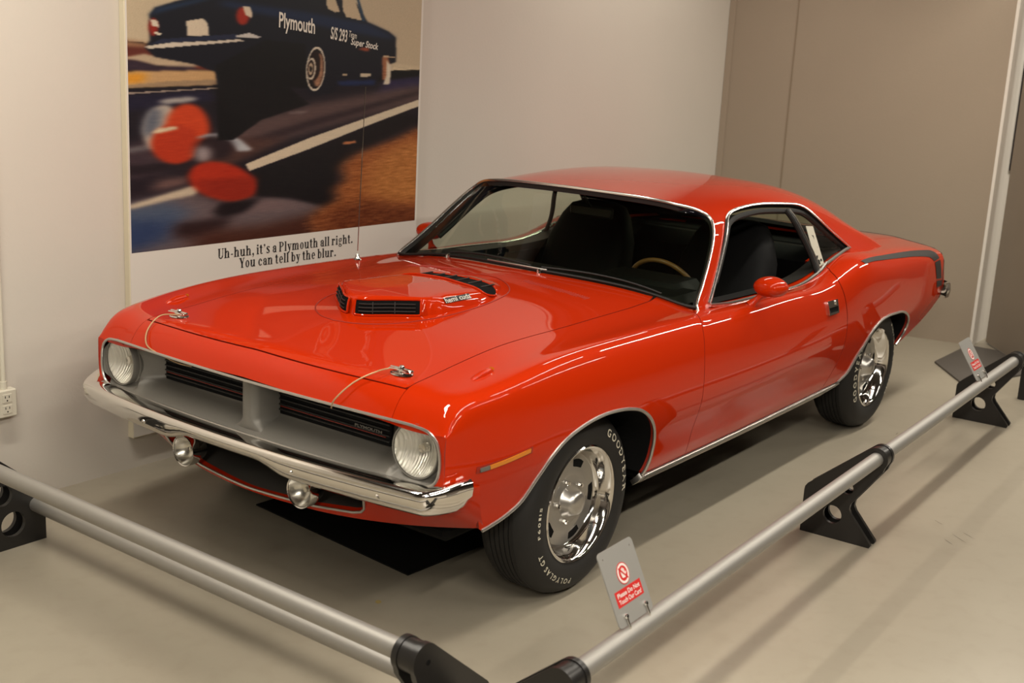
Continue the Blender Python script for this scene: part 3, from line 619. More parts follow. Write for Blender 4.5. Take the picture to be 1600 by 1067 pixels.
# ------------------------------------------------------------------ barrier stands and rails
RZ = .365
def stand_outline():
    L = [(0, 0), (.284, 0), (.290, .008), (.288, .016)]
    L += [(.200, .118), (.190, .138), (.193, .160)]
    L += [(.303, .318)]+arc(.272, RZ, .046, -38, 128, 14)
    L += [(.012, .205), (.002, .190), (0, .175)]
    return L
def stand(O, out, side, label, extra=None, closed=0):
    """O = inner foot corner, out = unit vector away from the car, side = along the rail"""
    root = empty('barrier_stand', (0, 0, 0), label, 'stand', 'black barrier stands')
    out = np.array(out, float); side = np.array(side, float); O = np.array(O, float)
    base = O+out*.14; root.location = tuple(base)
    for s in (-1, 1):
        hl = [circ(.128, .090, .047, 30), circ(.165, .205, .038, 26)] if extra else [circ(.125, .100, .038, 28), circ(.172, .222, .026, 22)]
        if s != closed:
            hl.append(circ(.272, RZ, .0295, 24))
            if extra: hl.append(circ(extra[0], extra[1], .0275, 24))
        V, F = plate(stand_outline(), hl, .017, O-base+side*.029*s, out, (0, 0, 1.))
        mk('side_plate', V, F, PLATEBLACK, root, True, 35)
    if closed: MB().tube([O-base+out*.262+side*(.029+.0088)*closed+np.array((0,0,RZ-.008)), O-base+out*.262+side*(.029+.0092)*closed+np.array((0,0,RZ-.008))], .0075, 14).make('bolt_hole', DARK, root)
    b = MB()
    for (a, z) in ((.05, .03), (.235, .02)): b.tube([O-base+out*a+side*-.021+np.array((0,0,z)), O-base+out*a+side*.021+np.array((0,0,z))], .012, 12)
    b.make('spacer', PLATEBLACK, root)['kind'] = 'stuff'
    # split collar round the rail
    A = side; b = MB()
    c = O-base+out*.272+np.array((0,0,RZ))
    b.lathe([(.0292, -.0195), (.043, -.0195), (.043, .0195), (.0292, .0195)], 28, c, A)
    b.make('rail_collar', PLATEBLACK, root)
    return root
def rail(a, b_, label, r=.0275):
    a = np.array(a, float); b_ = np.array(b_, float); d = (b_-a)/np.linalg.norm(b_-a)
    o = MB(); o.tube([a, a+d*.002, b_-d*.002, b_], [r*.93, r, r, r*.93], 28); o.add(*lathe_data([(r*.93, 0), (.022, 0), (.022, .2)], 28, b_, -d))
    c = (a+b_)/2; o.V = [tuple(np.array(v)-c) for v in o.V]
    ob = o.make('barrier_rail', ALU); ob.location = tuple(c); return tag(ob, label, 'rail', 'aluminium barrier rails')
def ry(x): return 1.4985+.0275*x
sl = np.array((-1, -.0275, 0.)); sl /= np.linalg.norm(sl)
ou = np.array((-.0275, 1, 0.)); ou /= np.linalg.norm(ou)
def rstand(x, label): return stand((x, ry(x)-.272, 0), ou, sl, label)
rstand(-1.160, 'black barrier stand halfway along the right rail on the open floor')
rstand(-3.335, 'black barrier stand at the far right end of the rail beside the leaning sign')
stand((1.10, ry(1.10)-.272, 0), ou, sl, 'black stand at the bottom edge holding the near end of the right-hand rail', None, -1)
rail((1.115, ry(1.115), RZ), (-3.40, ry(-3.40), RZ), 'long aluminium rail running along the driver side of the car')
fo = np.array((1, .0, 0.)); fs = np.array((0, 1., 0))
fx = lambda y: 1.2345+.011*y
stand((fx(-.89)-.272, -.89, 0), (1, 0, 0), (0, 1, 0), 'black barrier stand at the left edge of the picture by the wall', (.035, .142))
stand((fx(1.18)-.272, 1.18, 0), (1, 0, 0), (0, 1, 0), 'black corner stand at the bottom where the two front tubes end', (.035, .142), 1)
rail((fx(-1.20), -1.20, RZ), (fx(1.195), 1.195, RZ), 'upper aluminium rail crossing in front of the bumper')
rail((fx(-.93)-.237, -.935, .142), (fx(1.195)-.237, 1.195, .142), 'lower aluminium rail just under the front rail')
# the next exhibit's barrier
stand((-4.02, 1.30, 0), ou, sl, 'black barrier stand of the neighbouring display, cut by the right edge')
rail((-3.93, 1.574, RZ), (-5.3, 1.535, RZ), 'far aluminium rail of the neighbouring display at the right edge')

# ------------------------------------------------------------------ warning signs clipped on the right-hand rail
def sign(x0, w, h, lean, label):
    root = empty('warning_sign', (x0-w/2, ry(x0-w/2), RZ+.0285), label, 'sign', 'grey warning signs on the rail')
    U = np.array(sl); out = np.array(ou); up = np.array((0,0,math.cos(lean)))-out*math.sin(lean); N = np.cross(U, up); 
    if N.dot(out) < 0: N = -N
    O = -U*w/2+up*.004
    V, F = plate(rrect(0, 0, w, h, .014), [circ(.02, h-.02, .0028, 10), circ(w-.02, h-.02, .0028, 10)], .003, O, U, up); mk('plate', V, F, SIGNGREY, root, False)
    f = .0019
    b = MB(); a = .5*w*.98; V, F = plate(rrect(w*.13, h*.245, w*.87, h*.45, .001), [], .0006, O+N*f, U, up); b.add(V, F)
    V, F = plate(circ(w*.5, h*.62, w*.165, 40), [], .0006, O+N*f, U, up); b.add(V, F); b.make('red_print', SIGNRED, root, smooth=False)
    b = MB(); f2 = f+.0006
    b_ = [circ(w*.5, h*.62, w*.150, 40), [circ(w*.5, h*.62, w*.115, 40)]]
    V, F = plate(b_[0], b_[1], .0004, O+N*f2, U, up); b.add(V, F)
    # white open hand inside the ring: palm, four fingers and a thumb
    cx, cy, k = w*.5, h*.62, w*.115
    for (dx, y0, y1, hw) in ((-.42, -.05, .42, .10), (-.17, .0, .66, .105), (.08, .0, .72, .105), (.33, -.02, .56, .10)):
        V, F = plate([(cx+k*(dx-hw), cy+k*y0), (cx+k*(dx+hw), cy+k*y0), (cx+k*(dx+hw*.8), cy+k*y1), (cx+k*(dx-hw*.8), cy+k*y1)], [], .0004, O+N*f2, U, up); b.add(V, F)
    V, F = plate([(cx-k*.52, cy-k*.02), (cx-k*.40, cy-k*.55), (cx+k*.30, cy-k*.6), (cx+k*.45, cy), (cx+k*.40, cy+k*.05), (cx-k*.5, cy+k*.05)], [], .0004, O+N*f2, U, up); b.add(V, F)
    V, F = plate([(cx+k*.36, cy-k*.4), (cx+k*.78, cy+k*.02), (cx+k*.66, cy+k*.14), (cx+k*.36, cy-k*.1)], [], .0004, O+N*f2, U, up); b.add(V, F)
    text_box(b, 'Please Do Not', O+U*w*.18+up*h*.357+N*f2, U, up, w*.64, h*.062, True)
    text_box(b, 'Touch Our Cars!', O+U*w*.18+up*h*.272+N*f2, U, up, w*.64, h*.062, True)
    b.make('white_print', SIGNWHITE, root, smooth=False)['kind'] = 'stuff'
    b = MB(); s0 = np.array((cx-k*.82, cy+k*.82)); s1 = np.array((cx+k*.82, cy-k*.82)); nn = np.array((.06, .06))*k*1.3
    V, F = plate([tuple(s0-nn), tuple(s1-nn), tuple(s1+nn), tuple(s0+nn)][::-1], [], .0004, O+N*(f2+.0005), U, up); b.add(V, F); b.make('bar_print', SIGNRED, root, smooth=False)
    for q in (.22, .80):
        c = O+U*w*q; b = MB()
        b.tube([c+up*.022+N*.006, c+up*-.004+N*.007, c-up*.012+N*.004], .0035, 10); b.lathe([(.0, .010), (.005, .010), (.007, .006), (.007, .002)], 14, c+up*.024, N)
        b.make('clip', CHROME, root)
    return root
sign(.839, .1766, .2015, math.radians(25.5), 'small grey do-not-touch sign on the rail beside the front wheel')
sign(-2.575, .186, .205, math.radians(33), 'small grey do-not-touch sign on the rail near the rear wall')

# ------------------------------------------------------------------ drip tray under the engine
V, F = plate([(.296, .334), (.209, -.553), (-1.25, -.46), (-1.15, .43)][::-1], [], .006, (0, 0, .0035), (1, 0, 0), (0, 1, 0))
o = mk('drip_tray', V, F, TRAY, None, False); tag(o, 'flat black drip tray lying on the floor under the nose of the car', 'tray')

# ------------------------------------------------------------------ angled display panel with its foot plate, framed picture on the return wall
root = empty('display_panel', (-4.95, .98, 0), 'tall brown freestanding display panel on a grey foot plate at the right edge', 'panel')
D = np.array((.72, .53, 0.)); D /= np.linalg.norm(D); Nn = np.array((D[1], -D[0], 0))     # Nn faces the car side
base = np.array((-4.95, .98, 0)); pa = np.array((-5.40, .715, 0))
V, F = plate([(0, .012), (.66, .012), (.66, 2.6), (0, 2.6)], [], .03, pa-base-Nn*.016, D, (0, 0, 1.)); mk('board', V, F, REARWALL, root, False)
V, F = plate([(.66, .012), (.70, .012), (.70, 2.6), (.66, 2.6)], [], .045, pa-base-Nn*.016, D, (0, 0, 1.)); mk('edge_post', V, F, SILVER_TRIM, root, False)
A, Bq = np.array((-4.51, .646, 0)), np.array((-4.047, .971, 0)); e1 = (Bq-A)/np.linalg.norm(Bq-A); e2 = np.array((-e1[1], e1[0], 0))
q = [np.array(v+(0,))-base for v in ((-4.51, .646), (-4.047, .971), (-4.60, 1.17), (-4.89, 1.10), (-5.19, .86), (-5.19, .672), (-5.063, .655))]
V, F = plate([(v[0], v[1]) for v in q], [], .012, (0, 0, .006), (1, 0, 0), (0, 1, 0)); mk('foot_plate', V, F, GREYMAT, root, False)
# picture on the return wall (faces +y)
b = MB(); x0, x1, z0, z1, f = -5.55, -6.60, 1.20, 1.955, .055; yy = .667
for lo, hi in (((x1, yy, z0), (x0, yy+.03, z0+f)), ((x1, yy, z1-f), (x0, yy+.03, z1)), ((x1, yy, z0+f), (x1+f, yy+.03, z1-f)), ((x0-f, yy, z0+f), (x0, yy+.03, z1-f))): b.box(lo, hi, .004)
o = b.make('framed_picture', PICFRAME, smooth=False); tag(o, 'dark framed picture hung on the pale return wall at the right', 'picture')
MB().box((x1+f, yy, z0+f), (x0-f, yy+.008, z1-f)).make('mount', CREAM, o, smooth=False)
b = MB()
for i in range(14):
    xx = x0-f-.08-rng.uniform(0, .55); zz = z0+f+.05+rng.uniform(0, .5); b.box((xx-.07, yy+.008, zz), (xx, yy+.0085, zz+rng.uniform(.02, .09)))
b.make('print', SILVER, o, smooth=False)['kind'] = 'stuff'

# scuffs and stains worn into the floor finish
FL = bpy.data.objects['floor']; SCUFF = mat('scuff_mark', (.10, .085, .065), .6); STAIN = mat('yellow_stain', (.36, .27, .10), .5)
for (x, y, a, ln, w_, m_) in ((.02, 1.06, 1.3, .06, .003, SCUFF), (-1.50, 1.72, .9, .10, .002, SCUFF), (-1.56, 1.74, .95, .08, .002, SCUFF), (-1.43, 1.70, .85, .07, .002, SCUFF), (-1.62, 1.60, 1.0, .06, .002, SCUFF), (-2.62, 1.05, .2, .08, .003, SCUFF), (-2.75, 1.02, .1, .05, .003, SCUFF), (.52, .40, .5, .03, .022, STAIN), (-2.45, 2.02, .3, .06, .002, SCUFF)):
    q = [(x+math.cos(a)*u*ln/2-math.sin(a)*v*w_/2, y+math.sin(a)*u*ln/2+math.cos(a)*v*w_/2, .0006) for u, v in ((-1, -.3), (-.4, -1), (.5, -.8), (1, .2), (.3, 1), (-.6, .7))]
    mk('scuff', q, [tuple(range(6))], m_, FL, False)
# ================================================================== THE CAR
CAR = empty('muscle_car', (-1.4, 0, 0), 'orange-red two-door muscle car with a shaker hood scoop, parked behind the rails', 'car')
class NS:
    """natural cubic spline with the system inverted once"""
    def __init__(s, xs):
        s.x = np.array(xs, float); n = len(xs); s.h = np.diff(s.x); h = s.h; A = np.zeros((n, n)); B = np.zeros((n, n)); A[0,0] = A[-1,-1] = 1
        for i in range(1, n-1):
            A[i,i-1] = h[i-1]; A[i,i] = 2*(h[i-1]+h[i]); A[i,i+1] = h[i]
            B[i,i-1] += 6/h[i-1]; B[i,i] -= 6/h[i-1]+6/h[i]; B[i,i+1] += 6/h[i]
        s.K = np.linalg.solve(A, B); s.n = n
    def w(s, x):
        i = min(max(int(np.searchsorted(s.x, x))-1, 0), s.n-2); h = s.h[i]; a = (s.x[i+1]-x)/h; c = 1-a
        W = ((a**3-a)*s.K[i]+(c**3-c)*s.K[i+1])*h*h/6; W = W.copy(); W[i] += a; W[i+1] += c; return W
BX=[.78,.55,.25,-.2,-.7,-1.2,-1.6,-1.85,-2.05,-2.3,-2.6,-3.0,-3.4,-3.85]
T=np.array([0,.06,.16,.30,.43,.53,.60,.68,.84,1.15,1.47])
r3=[.810,.878,.908,.925,.932,.934,.932,.930,.928,.930,.930,.912,.885,.838]
BY=[[v-.10 for v in r3],[v-.058 for v in r3],[v-.030 for v in r3],r3,
 [.814,.878,.908,.922,.926,.926,.925,.925,.927,.934,.934,.915,.886,.836],
 [.812,.870,.892,.900,.903,.903,.903,.905,.912,.925,.920,.895,.865,.815],
 [.785,.846,.856,.860,.862,.865,.868,.872,.878,.885,.865,.835,.80,.75],
 [.715,.755,.77,.78,.785,.787,.787,.787,.785,.78,.76,.73,.70,.65],
 [.63]*8+[.63,.63,.63,.61,.58,.54],[.32]*14,[0]*14]
BZ=[[.30]*14,[.345]*14,[.45]*14,[.59]*14,
 [.69,.70,.715,.725,.73,.73,.73,.73,.74,.77,.78,.77,.75,.72],
 [.752,.786,.81,.825,.825,.822,.822,.822,.835,.875,.885,.875,.85,.81],
 [.797,.827,.863,.878,.875,.868,.866,.862,.885,.937,.938,.914,.884,.838],
 [.808,.833,.867,.881,.881,.868,.862,.866,.893,.950,.950,.926,.897,.855],
 [.818,.836,.868,.881,.893,.90,.90,.90,.91,.94,.95,.94,.915,.87],
 [.832,.845,.880,.906,.926,.93,.93,.93,.935,.945,.95,.945,.922,.875],
 [.838,.850,.886,.915,.938,.94,.94,.94,.94,.947,.95,.947,.925,.877]]
GX=[-.85,-1.1,-1.35,-1.6,-1.9,-2.2,-2.5,-2.8,-3.1]
GT=np.array([0,.19,.36,.48,.73,1.0])
GY=[[.787,.787,.787,.787,.785,.782,.775,.765,.755],[.72,.72,.72,.72,.718,.715,.715,.72,.73],[.63,.63,.63,.63,.63,.63,.635,.65,.69],
 [.52,.52,.52,.52,.52,.52,.53,.56,.61],[.27]*9,[0]*9]
GZ=[[.87,.868,.865,.862,.87,.925,.948,.940,.885],[1.02,1.03,1.035,1.04,1.045,1.055,1.05,.995,.895],
 [1.16,1.18,1.195,1.203,1.20,1.18,1.122,1.015,.90],[1.208,1.228,1.245,1.257,1.257,1.235,1.168,1.045,.905],
 [1.235,1.255,1.277,1.290,1.292,1.268,1.195,1.075,.912],[1.24,1.26,1.284,1.298,1.300,1.276,1.203,1.08,.915]]

_bx = NS(BX[::-1]); _bd = np.stack([np.array(BY).T, np.array(BZ).T], -1)[::-1].reshape(len(BX), -1)
_bt = NS(np.concatenate([T, 2.94-T[:-1][::-1]]))
def S(x, t):
    sg = 1 if t <= 1.47 else -1; tt = t if t <= 1.47 else 2.94-t
    c = (_bx.w(x) @ _bd).reshape(11, 2); cs = np.concatenate([c, (c[:-1]*(-1, 1))[::-1]])
    y, z = _bt.w(tt) @ cs
    if x > -.9 and tt > .84: z += .0045*(math.exp(-math.sqrt(y*y+8e-5)/.16)-math.exp(-.63/.16))*min(1, max(0, (x+.9)/.4))
    s = (x+.045*(y/.86)**2-.60)/.165
    if s > 0:
        w = min(1, max(0, (tt-.45)/.2)); w = w*w*(3-2*w); z -= .092*s**4*w
    return np.array((x, sg*y, z))
_gx = NS(GX[::-1]); _gd = np.stack([np.array(GY).T, np.array(GZ).T], -1)[::-1].reshape(len(GX), -1)
_gt = NS(np.concatenate([GT, 2-GT[:-1][::-1]]))
def G(x, t):
    sg = 1 if t <= 1 else -1; tt = t if t <= 1 else 2-t
    c = (_gx.w(x) @ _gd).reshape(6, 2); cs = np.concatenate([c, (c[:-1]*(-1, 1))[::-1]])
    y, z = _gt.w(tt) @ cs; return np.array((x, sg*y, z))
def tz(x, z, hi=.62):      # girth parameter at a height on the side
    a, b = 0., hi
    for _ in range(40):
        m = (a+b)/2
        if S(x, m)[2] < z: a = m
        else: b = m
    return a
def ty(x, y):              # girth parameter at a half width on the top
    a, b = .66, 1.47
    for _ in range(40):
        m = (a+b)/2
        if S(x, m)[1] > abs(y): a = m
        else: b = m
    return a if y >= 0 else 2.94-a
def hz(x, y): return S(x, ty(x, y))[2]
def xlip(y): return .765-.045*(y/.86)**2
def both(name, Fn, outer, holes=(), **k):
    a = panel(name, Fn, outer, holes, **k); b = panel(name, Fn, outer, holes, flipy=True, **k); return a, b
ST = .022
def resample(L, k):
    L = np.array(L, float); d = np.concatenate([[0], np.cumsum(np.linalg.norm(np.diff(L, axis=0), axis=1))]); s = np.linspace(0, d[-1], k)
    return np.stack([np.interp(s, d, L[:,i]) for i in range(L.shape[1])], 1)
# ---- lip and gap lines
def lip_t(t): return xlip(S(.72, t)[1])
lipF = [(lip_t(t), t) for t in np.linspace(.834, .60, 12)]
archF = curve2([(.545, .105), (.454, .132), (.389, .163), (.332, .235), (.285, .292), (.225, .333), (.14, .360), (.042, .374), (-.053, .374), (-.155, .362), (-.229, .341), (-.290, .305), (-.340, .252), (-.373, .189), (-.379, .139), (-.370, .096), (-.360, .066)], step=.015)
gapF = curve2([(-.672, .066), (-.668, .135), (-.674, .241), (-.673, .351), (-.678, .435), (-.686, .495), (-.715, .575), (-.790, .655), (-.865, .705)], step=.02)
hoodE = [(.652, .853), (.44, .862), (.19, .864), (-.1, .858), (-.38, .858), (-.62, .852), (-.78, .858), (-.862, .876)]
g = .0028
fend = lipF+[(.725, .50), (.727, .40), (.725, .268), (.66, .262), (.606, .255), (.585, .19), (.556, .112)]+archF+gapF+[(-.868, .80)]+[(x, t-g) for x, t in hoodE[::-1]]+[(.66, ty(.66, .6238)), (.741, ty(.741, .6278))]
both('fender', S, fend, step=ST, thick=.014, m=PAINT, parent=CAR, lipm=PAINT_IN)
# hood
xb = lambda y: -.755-.11*(1-math.exp(-(y/.38)**2))
rear = [(xb(y)+.012, ty(xb(y)+.012, y)) for y in np.linspace(.56, -.56, 21)]
front = [(.700-.038*(y/.62)**2, ty(.700-.038*(y/.62)**2, y)) for y in np.linspace(-.612, .612, 25)]
hood = [(x, t+g) for x, t in hoodE[:-1]]+[(-.852, .885)]+rear+[(-.852, 2.94-.885)]+[(x, 2.94-t-g) for x, t in hoodE[:-1][::-1]]+front
panel('hood', S, hood, step=.02, thick=.016, m=PAINT, parent=CAR, lipm=PAINT_IN)
# header panel between hood and grille
hf = [(.7055-.038*(y/.62)**2, ty(.7055-.038*(y/.62)**2, y)) for y in np.linspace(.622, -.622, 25)]
hl = [(xlip(y), ty(min(xlip(y), .764), y)) for y in np.linspace(-.6262, .6262, 31)]
panel('header_panel', S, hf+hl, step=.014, thick=.012, m=PAINT, parent=CAR)
# door
gapR = curve2([(-2.004, .066), (-2.03, .102), (-2.098, .18), (-2.108, .286), (-2.094, .38), (-2.056, .486), (-2.03, .579), (-2.075, .640), (-2.121, .672), (-2.14, .712)], step=.02)
door = [(x+g+.001, t) for x, t in gapR]+[(-1.5, .712), (-.98, .712)]+[(x-g-.001, t) for x, t in gapF[::-1]]
dA, dB = both('door', S, door, step=ST, thick=.014, m=PAINT, parent=CAR, lipm=PAINT_IN)
# quarter panel
archR = curve2([(-2.985, .125), (-3.041, .150), (-3.084, .181), (-3.090, .227), (-3.052, .271), (-2.985, .300), (-2.89, .318), (-2.785, .324), (-2.651, .327), (-2.538, .318), (-2.440, .285), (-2.380, .213), (-2.307, .128), (-2.275, .102), (-2.20, .072)], step=.015)
quart = [(x-g, t) for x, t in gapR]+[(-2.16, .80), (-3.0, .80), (-3.72, .80), (-3.738, .70), (-3.742, .62), (-3.738, .55), (-3.75, .47), (-3.798, .37), (-3.80, .345), (-3.745, .275), (-3.58, .222), (-3.412, .182), (-3.162, .142), (-3.05, .125)]+archR
both('quarter_panel', S, quart, step=ST, thick=.014, m=PAINT, parent=CAR, lipm=PAINT_IN)
panel('trunk_lid', S, [(-3.04, .805), (-3.72, .805), (-3.735, 1.47), (-3.72, 2.135), (-3.04, 2.135), (-2.98, 1.47)], step=.04, thick=.012, m=PAINT, parent=CAR)
# tail panel closing the rear
tp = [S(-3.735, t) for t in np.linspace(.275, 1.47, 24)]; tp = tp+[q*(1, -1, 1) for q in tp[::-1]]
V, F = plate([(q[1], q[2]) for q in tp], [], .02, (-3.742, 0, 0), (0, 1, 0), (0, 0, 1)); mk('tail_panel', V, F, BLACK, CAR, False)
V, F = sweep(curve2([(-3.70, .875, .615), (-3.78, .87, .615), (-3.835, .80, .615), (-3.85, .4, .615), (-3.85, -.4, .615), (-3.835, -.80, .615), (-3.78, -.87, .615), (-3.70, -.875, .615)], step=.03), [[(0, .045), (.02, .04), (.026, 0), (.02, -.04), (0, -.045)]]*200, (0, 0, 1))
mk('rear_bumper', V, F, CHROME, CAR)

# ---- roof with pillars, cut out for the glass
wsP = [(-.862, -.03), (-.866, .025), (-.953, .108), (-1.075, .214), (-1.178, .310), (-1.212, .365), (-1.200, .425), (-1.150, .512), (-1.123, .605), (-1.108, .722), (-1.098, .87), (-1.095, 1.0)]
ws = curve2(wsP, step=.03)
ws_full = ws+[(x, 2-t) for x, t in ws[:-1][::-1]]
roofo = ws_full+[(-3.06, 2.06), (-3.08, 1.8), (-3.06, 1.5), (-3.06, .5), (-3.08, .2), (-3.06, -.06), (-2.3, -.06), (-2.3, -.03)]
roofo = ws_full+[(-1.2, 2.03), (-2.3, 2.03), (-3.06, 2.05), (-3.08, 1.8), (-3.06, 1.5), (-3.06, .5), (-3.08, .2), (-3.06, -.05), (-2.3, -.03), (-1.2, -.03)]
winTop = curve2([(-.958, .028), (-1.10, .158), (-1.282, .312), (-1.330, .348), (-1.385, .368), (-1.464, .378), (-1.655, .382), (-1.888, .370), (-2.07, .358), (-2.118, .345), (-2.16, .318), (-2.297, .199), (-2.449, .036)], step=.03)
winBot = [(-2.373, .030), (-2.132, .006), (-1.841, .003), (-1.649, .002), (-1.377, .005), (-1.1, .008)]
win = winTop+winBot; winP = [(x, 2-t) for x, t in win[::-1]]
bl = [(-2.34, 1.0), (-2.36, .80), (-2.44, .66), (-2.70, .58), (-2.93, .56), (-2.97, 1.0), (-2.93, 1.44), (-2.70, 1.42), (-2.44, 1.34), (-2.36, 1.2)]
panel('roof', G, roofo, [win, winP, curve2(bl, closed=True, step=.05)], step=.025, thick=.022, m=PAINT, parent=CAR, lipm=BLACK)
panel('pillar_lining', G, roofo, [win, winP, curve2(bl, closed=True, step=.05)], step=.05, thick=0, m=DARK, parent=CAR, off=-.014)
panel('headliner', G, [(x-.03, t) for x, t in ws_full if .43 < t < 1.57]+[(-2.3, 1.57), (-2.33, 1.0), (-2.3, .43)], step=.08, thick=0, m=DARK, parent=CAR, off=-.03)
# windscreen: Coons patch between the opening's edges and the cowl
n = 24
topc = curve2([q for q in wsP if q[1] >= .40], step=.01); topc = topc+[(x, 2-t) for x, t in topc[:-1][::-1]]
Tc = resample([G(*q) for q in topc], 41)-np.array((0, 0, .006)); sd = resample([G(*q) for q in curve2([q for q in wsP if .02 < q[1] <= .43], step=.01)], 21)-np.array((.004, 0, .006))
sd[-1] = Tc[0]; sdm = sd*(1, -1, 1)
Bc = np.array([(xb(y)-.004, y, hz(max(xb(y), -.86), y)+.004) for y in np.linspace(sd[0][1], -sd[0][1], 41)]); Bc[0] = sd[0]; Bc[-1] = sdm[0]
V = []; F = []
for j in range(21):
    v = j/20
    for i in range(41):
        u = i/40
        q = (1-v)*Bc[i]+v*Tc[i]+(1-u)*sd[j]+u*sdm[j]-((1-u)*(1-v)*Bc[0]+u*(1-v)*Bc[-1]+(1-u)*v*Tc[0]+u*v*Tc[-1])
        q = q+np.array((.018, 0, .012))*math.sin(pi*u)*math.sin(pi*v); V.append(q)
for j in range(20):
    for i in range(40): F.append((j*41+i, j*41+i+1, (j+1)*41+i+1, (j+1)*41+i))
WSV = V
Fg = [f for k, f in enumerate(F) if k//40 < 18]; Fb = [f for k, f in enumerate(F) if k//40 >= 18]
wsg = mk('windshield', V, Fg, GLASS, CAR); mk('sun_band', V, Fb, BAND, wsg)['label'] = 'blue tinted sun band along the top of the windshield'
MB().tube([G(*q)+np.array((.004, 0, .004)) for q in ws_full], .0065, 8, squash=.6).make('windshield_trim', TRIM, CAR)
MB().tube([Bc[i]+np.array((.012, 0, .006)) for i in range(0, 41)], .006, 8).make('windshield_base_seal', BLACK, CAR)
panel('rear_window', G, curve2(bl, closed=True, step=.05), step=.06, thick=0, m=GLASS, parent=CAR, off=-.008)
# side window mouldings, seals, vent bar, quarter glass
def gline(L, off=.006, fl=False):
    out = []
    for x, t in L:
        a = G(x, t); e = 1e-3; nn = np.cross(G(x+e, t)-G(x-e, t), G(x, t+e)-G(x, t-e)); nn /= np.linalg.norm(nn)
        if nn[1] < 0: nn = -nn
        q = a+nn*off; out.append(q*(1, -1, 1) if fl else q)
    return out
belt = curve2([(-2.136, .020), (-2.06, .004), (-1.95, .0), (-1.841, -.002), (-1.649, -.004), (-1.377, .0), (-1.1, .004), (-.955, .018)], step=.03)
for fl in (False, True):
    MB().tube(gline(winTop, .005, fl), .0085, 8, squash=.7).make('window_moulding', TRIM, CAR)
    MB().tube(gline(belt, .006, fl), .0085, 8).make('belt_moulding', TRIM, CAR)
    MB().tube(gline([(x-.012*(i > 5), t-.028) for i, (x, t) in enumerate(winTop)][6:], -.018, fl), .013, 8).make('weatherstrip', BLACK, CAR)
    bar = [(-1.953, .338), (-1.998, .24), (-2.044, .137), (-2.060, .072), (-2.066, .006)]
    MB().tube(gline(curve2(bar, step=.03), -.002, fl), .0065, 8).make('window_bar', TRIM, CAR)
    MB().tube(gline(curve2([(x+.022, t) for x, t in bar], step=.03), -.008, fl), .012, 8).make('window_bar_seal', BLACK, CAR)
    panel('quarter_window', G, bar+[(-2.14, .022), (-2.40, .030), (-2.297, .185), (-2.15, .310), (-2.10, .335)], step=.05, thick=0, m=CLEAR if fl else CLEAR, parent=CAR, off=-.012, flipy=fl)
    sw_ = [S(x, .705)*(1, -1 if fl else 1, 1) for x in np.linspace(-.98, -2.42, 30)]; si = [np.array((q[0], q[1]*.90, q[2]+.002)) for q in sw_]; sd_ = [np.array((q[0], q[1]*.90, q[2]-.22)) for q in sw_]
    mk('window_sill', [q+np.array((0, 0, .007)) for q in sw_]+si+sd_, [(k_*30+i, k_*30+i+1, (k_+1)*30+i+1, (k_+1)*30+i) for k_ in (0, 1) for i in range(29)], BLACK, CAR, True, 40)
    MB().tube(gline([(-2.14, .016), (-2.373, .034), (-2.44, .04)], .003, fl), .008, 8).make('quarter_window_sill', SILVER, CAR)

# ---- front valance with the lower air opening
def Vp(u, z):               # u: half plan length, mirrored for negative; the face leans back more and more towards the wheels
    sg = 1 if u >= 0 else -1; a = abs(u)
    if a <= .78: x, y = .745-.035*(a/.86)**2, a
    else:
        f = min((a-.78)/.14, 1.02)*pi/2; x, y = .600+.1162*math.cos(f), .78+.086*math.sin(f)
    yb_ = min(a, .93)*.838/.92; xb_ = .733-.198*(yb_/.838)**1.5
    s = min(1.0, max(0, (.557-z)/(.557-vb(u)))); w = s**1.7
    return np.array((x+(xb_-x)*w, sg*(y+(yb_-y)*w), z))
vb = lambda u: .350-.006*min(1, abs(u)/.3)+.050*max(0, (abs(u)-.3)/.62)**2
uo = np.linspace(-.92, .92, 47)
vo_ = [(u, vb(u)) for u in uo]+[(u, .557) for u in uo[::-1]]
op = [(-.46, .374), (-.30, .362), (-.1, .361), (.1, .361), (.30, .362), (.46, .374), (.492, .384), (.506, .402), (.510, .44), (.510, .50), (-.510, .50), (-.510, .44), (-.506, .402), (-.492, .384)]
panel('front_valance', Vp, vo_, [op], step=.025, thick=.02, m=PAINT, parent=CAR)
MB().tube([Vp(*q)+np.array((.002, 0, 0)) for q in densify(op, .03)], .0045, 8, closed=True).make('air_opening_trim', SILVER_TRIM, CAR)
b = MB()
V, F = sweep([Vp(*q) for q in densify(op[:10], .03, False)], [[(0, 0), (0, 0)]]*200, (1, 0, 0)); 
loop = [Vp(*q) for q in densify(op, .03)]; k = len(loop); VV = [q-np.array((.004, 0, 0)) for q in loop]+[np.array((q[0]-.20, q[1]*.93, .40+(q[2]-.40)*.8)) for q in loop]
FF = [(i, (i+1) % k, k+(i+1) % k, k+i) for i in range(k)]+[tuple(range(k, 2*k))]
mk('air_duct', VV, FF, mat('duct_grey', (.09, .084, .075), .6), CAR, False)

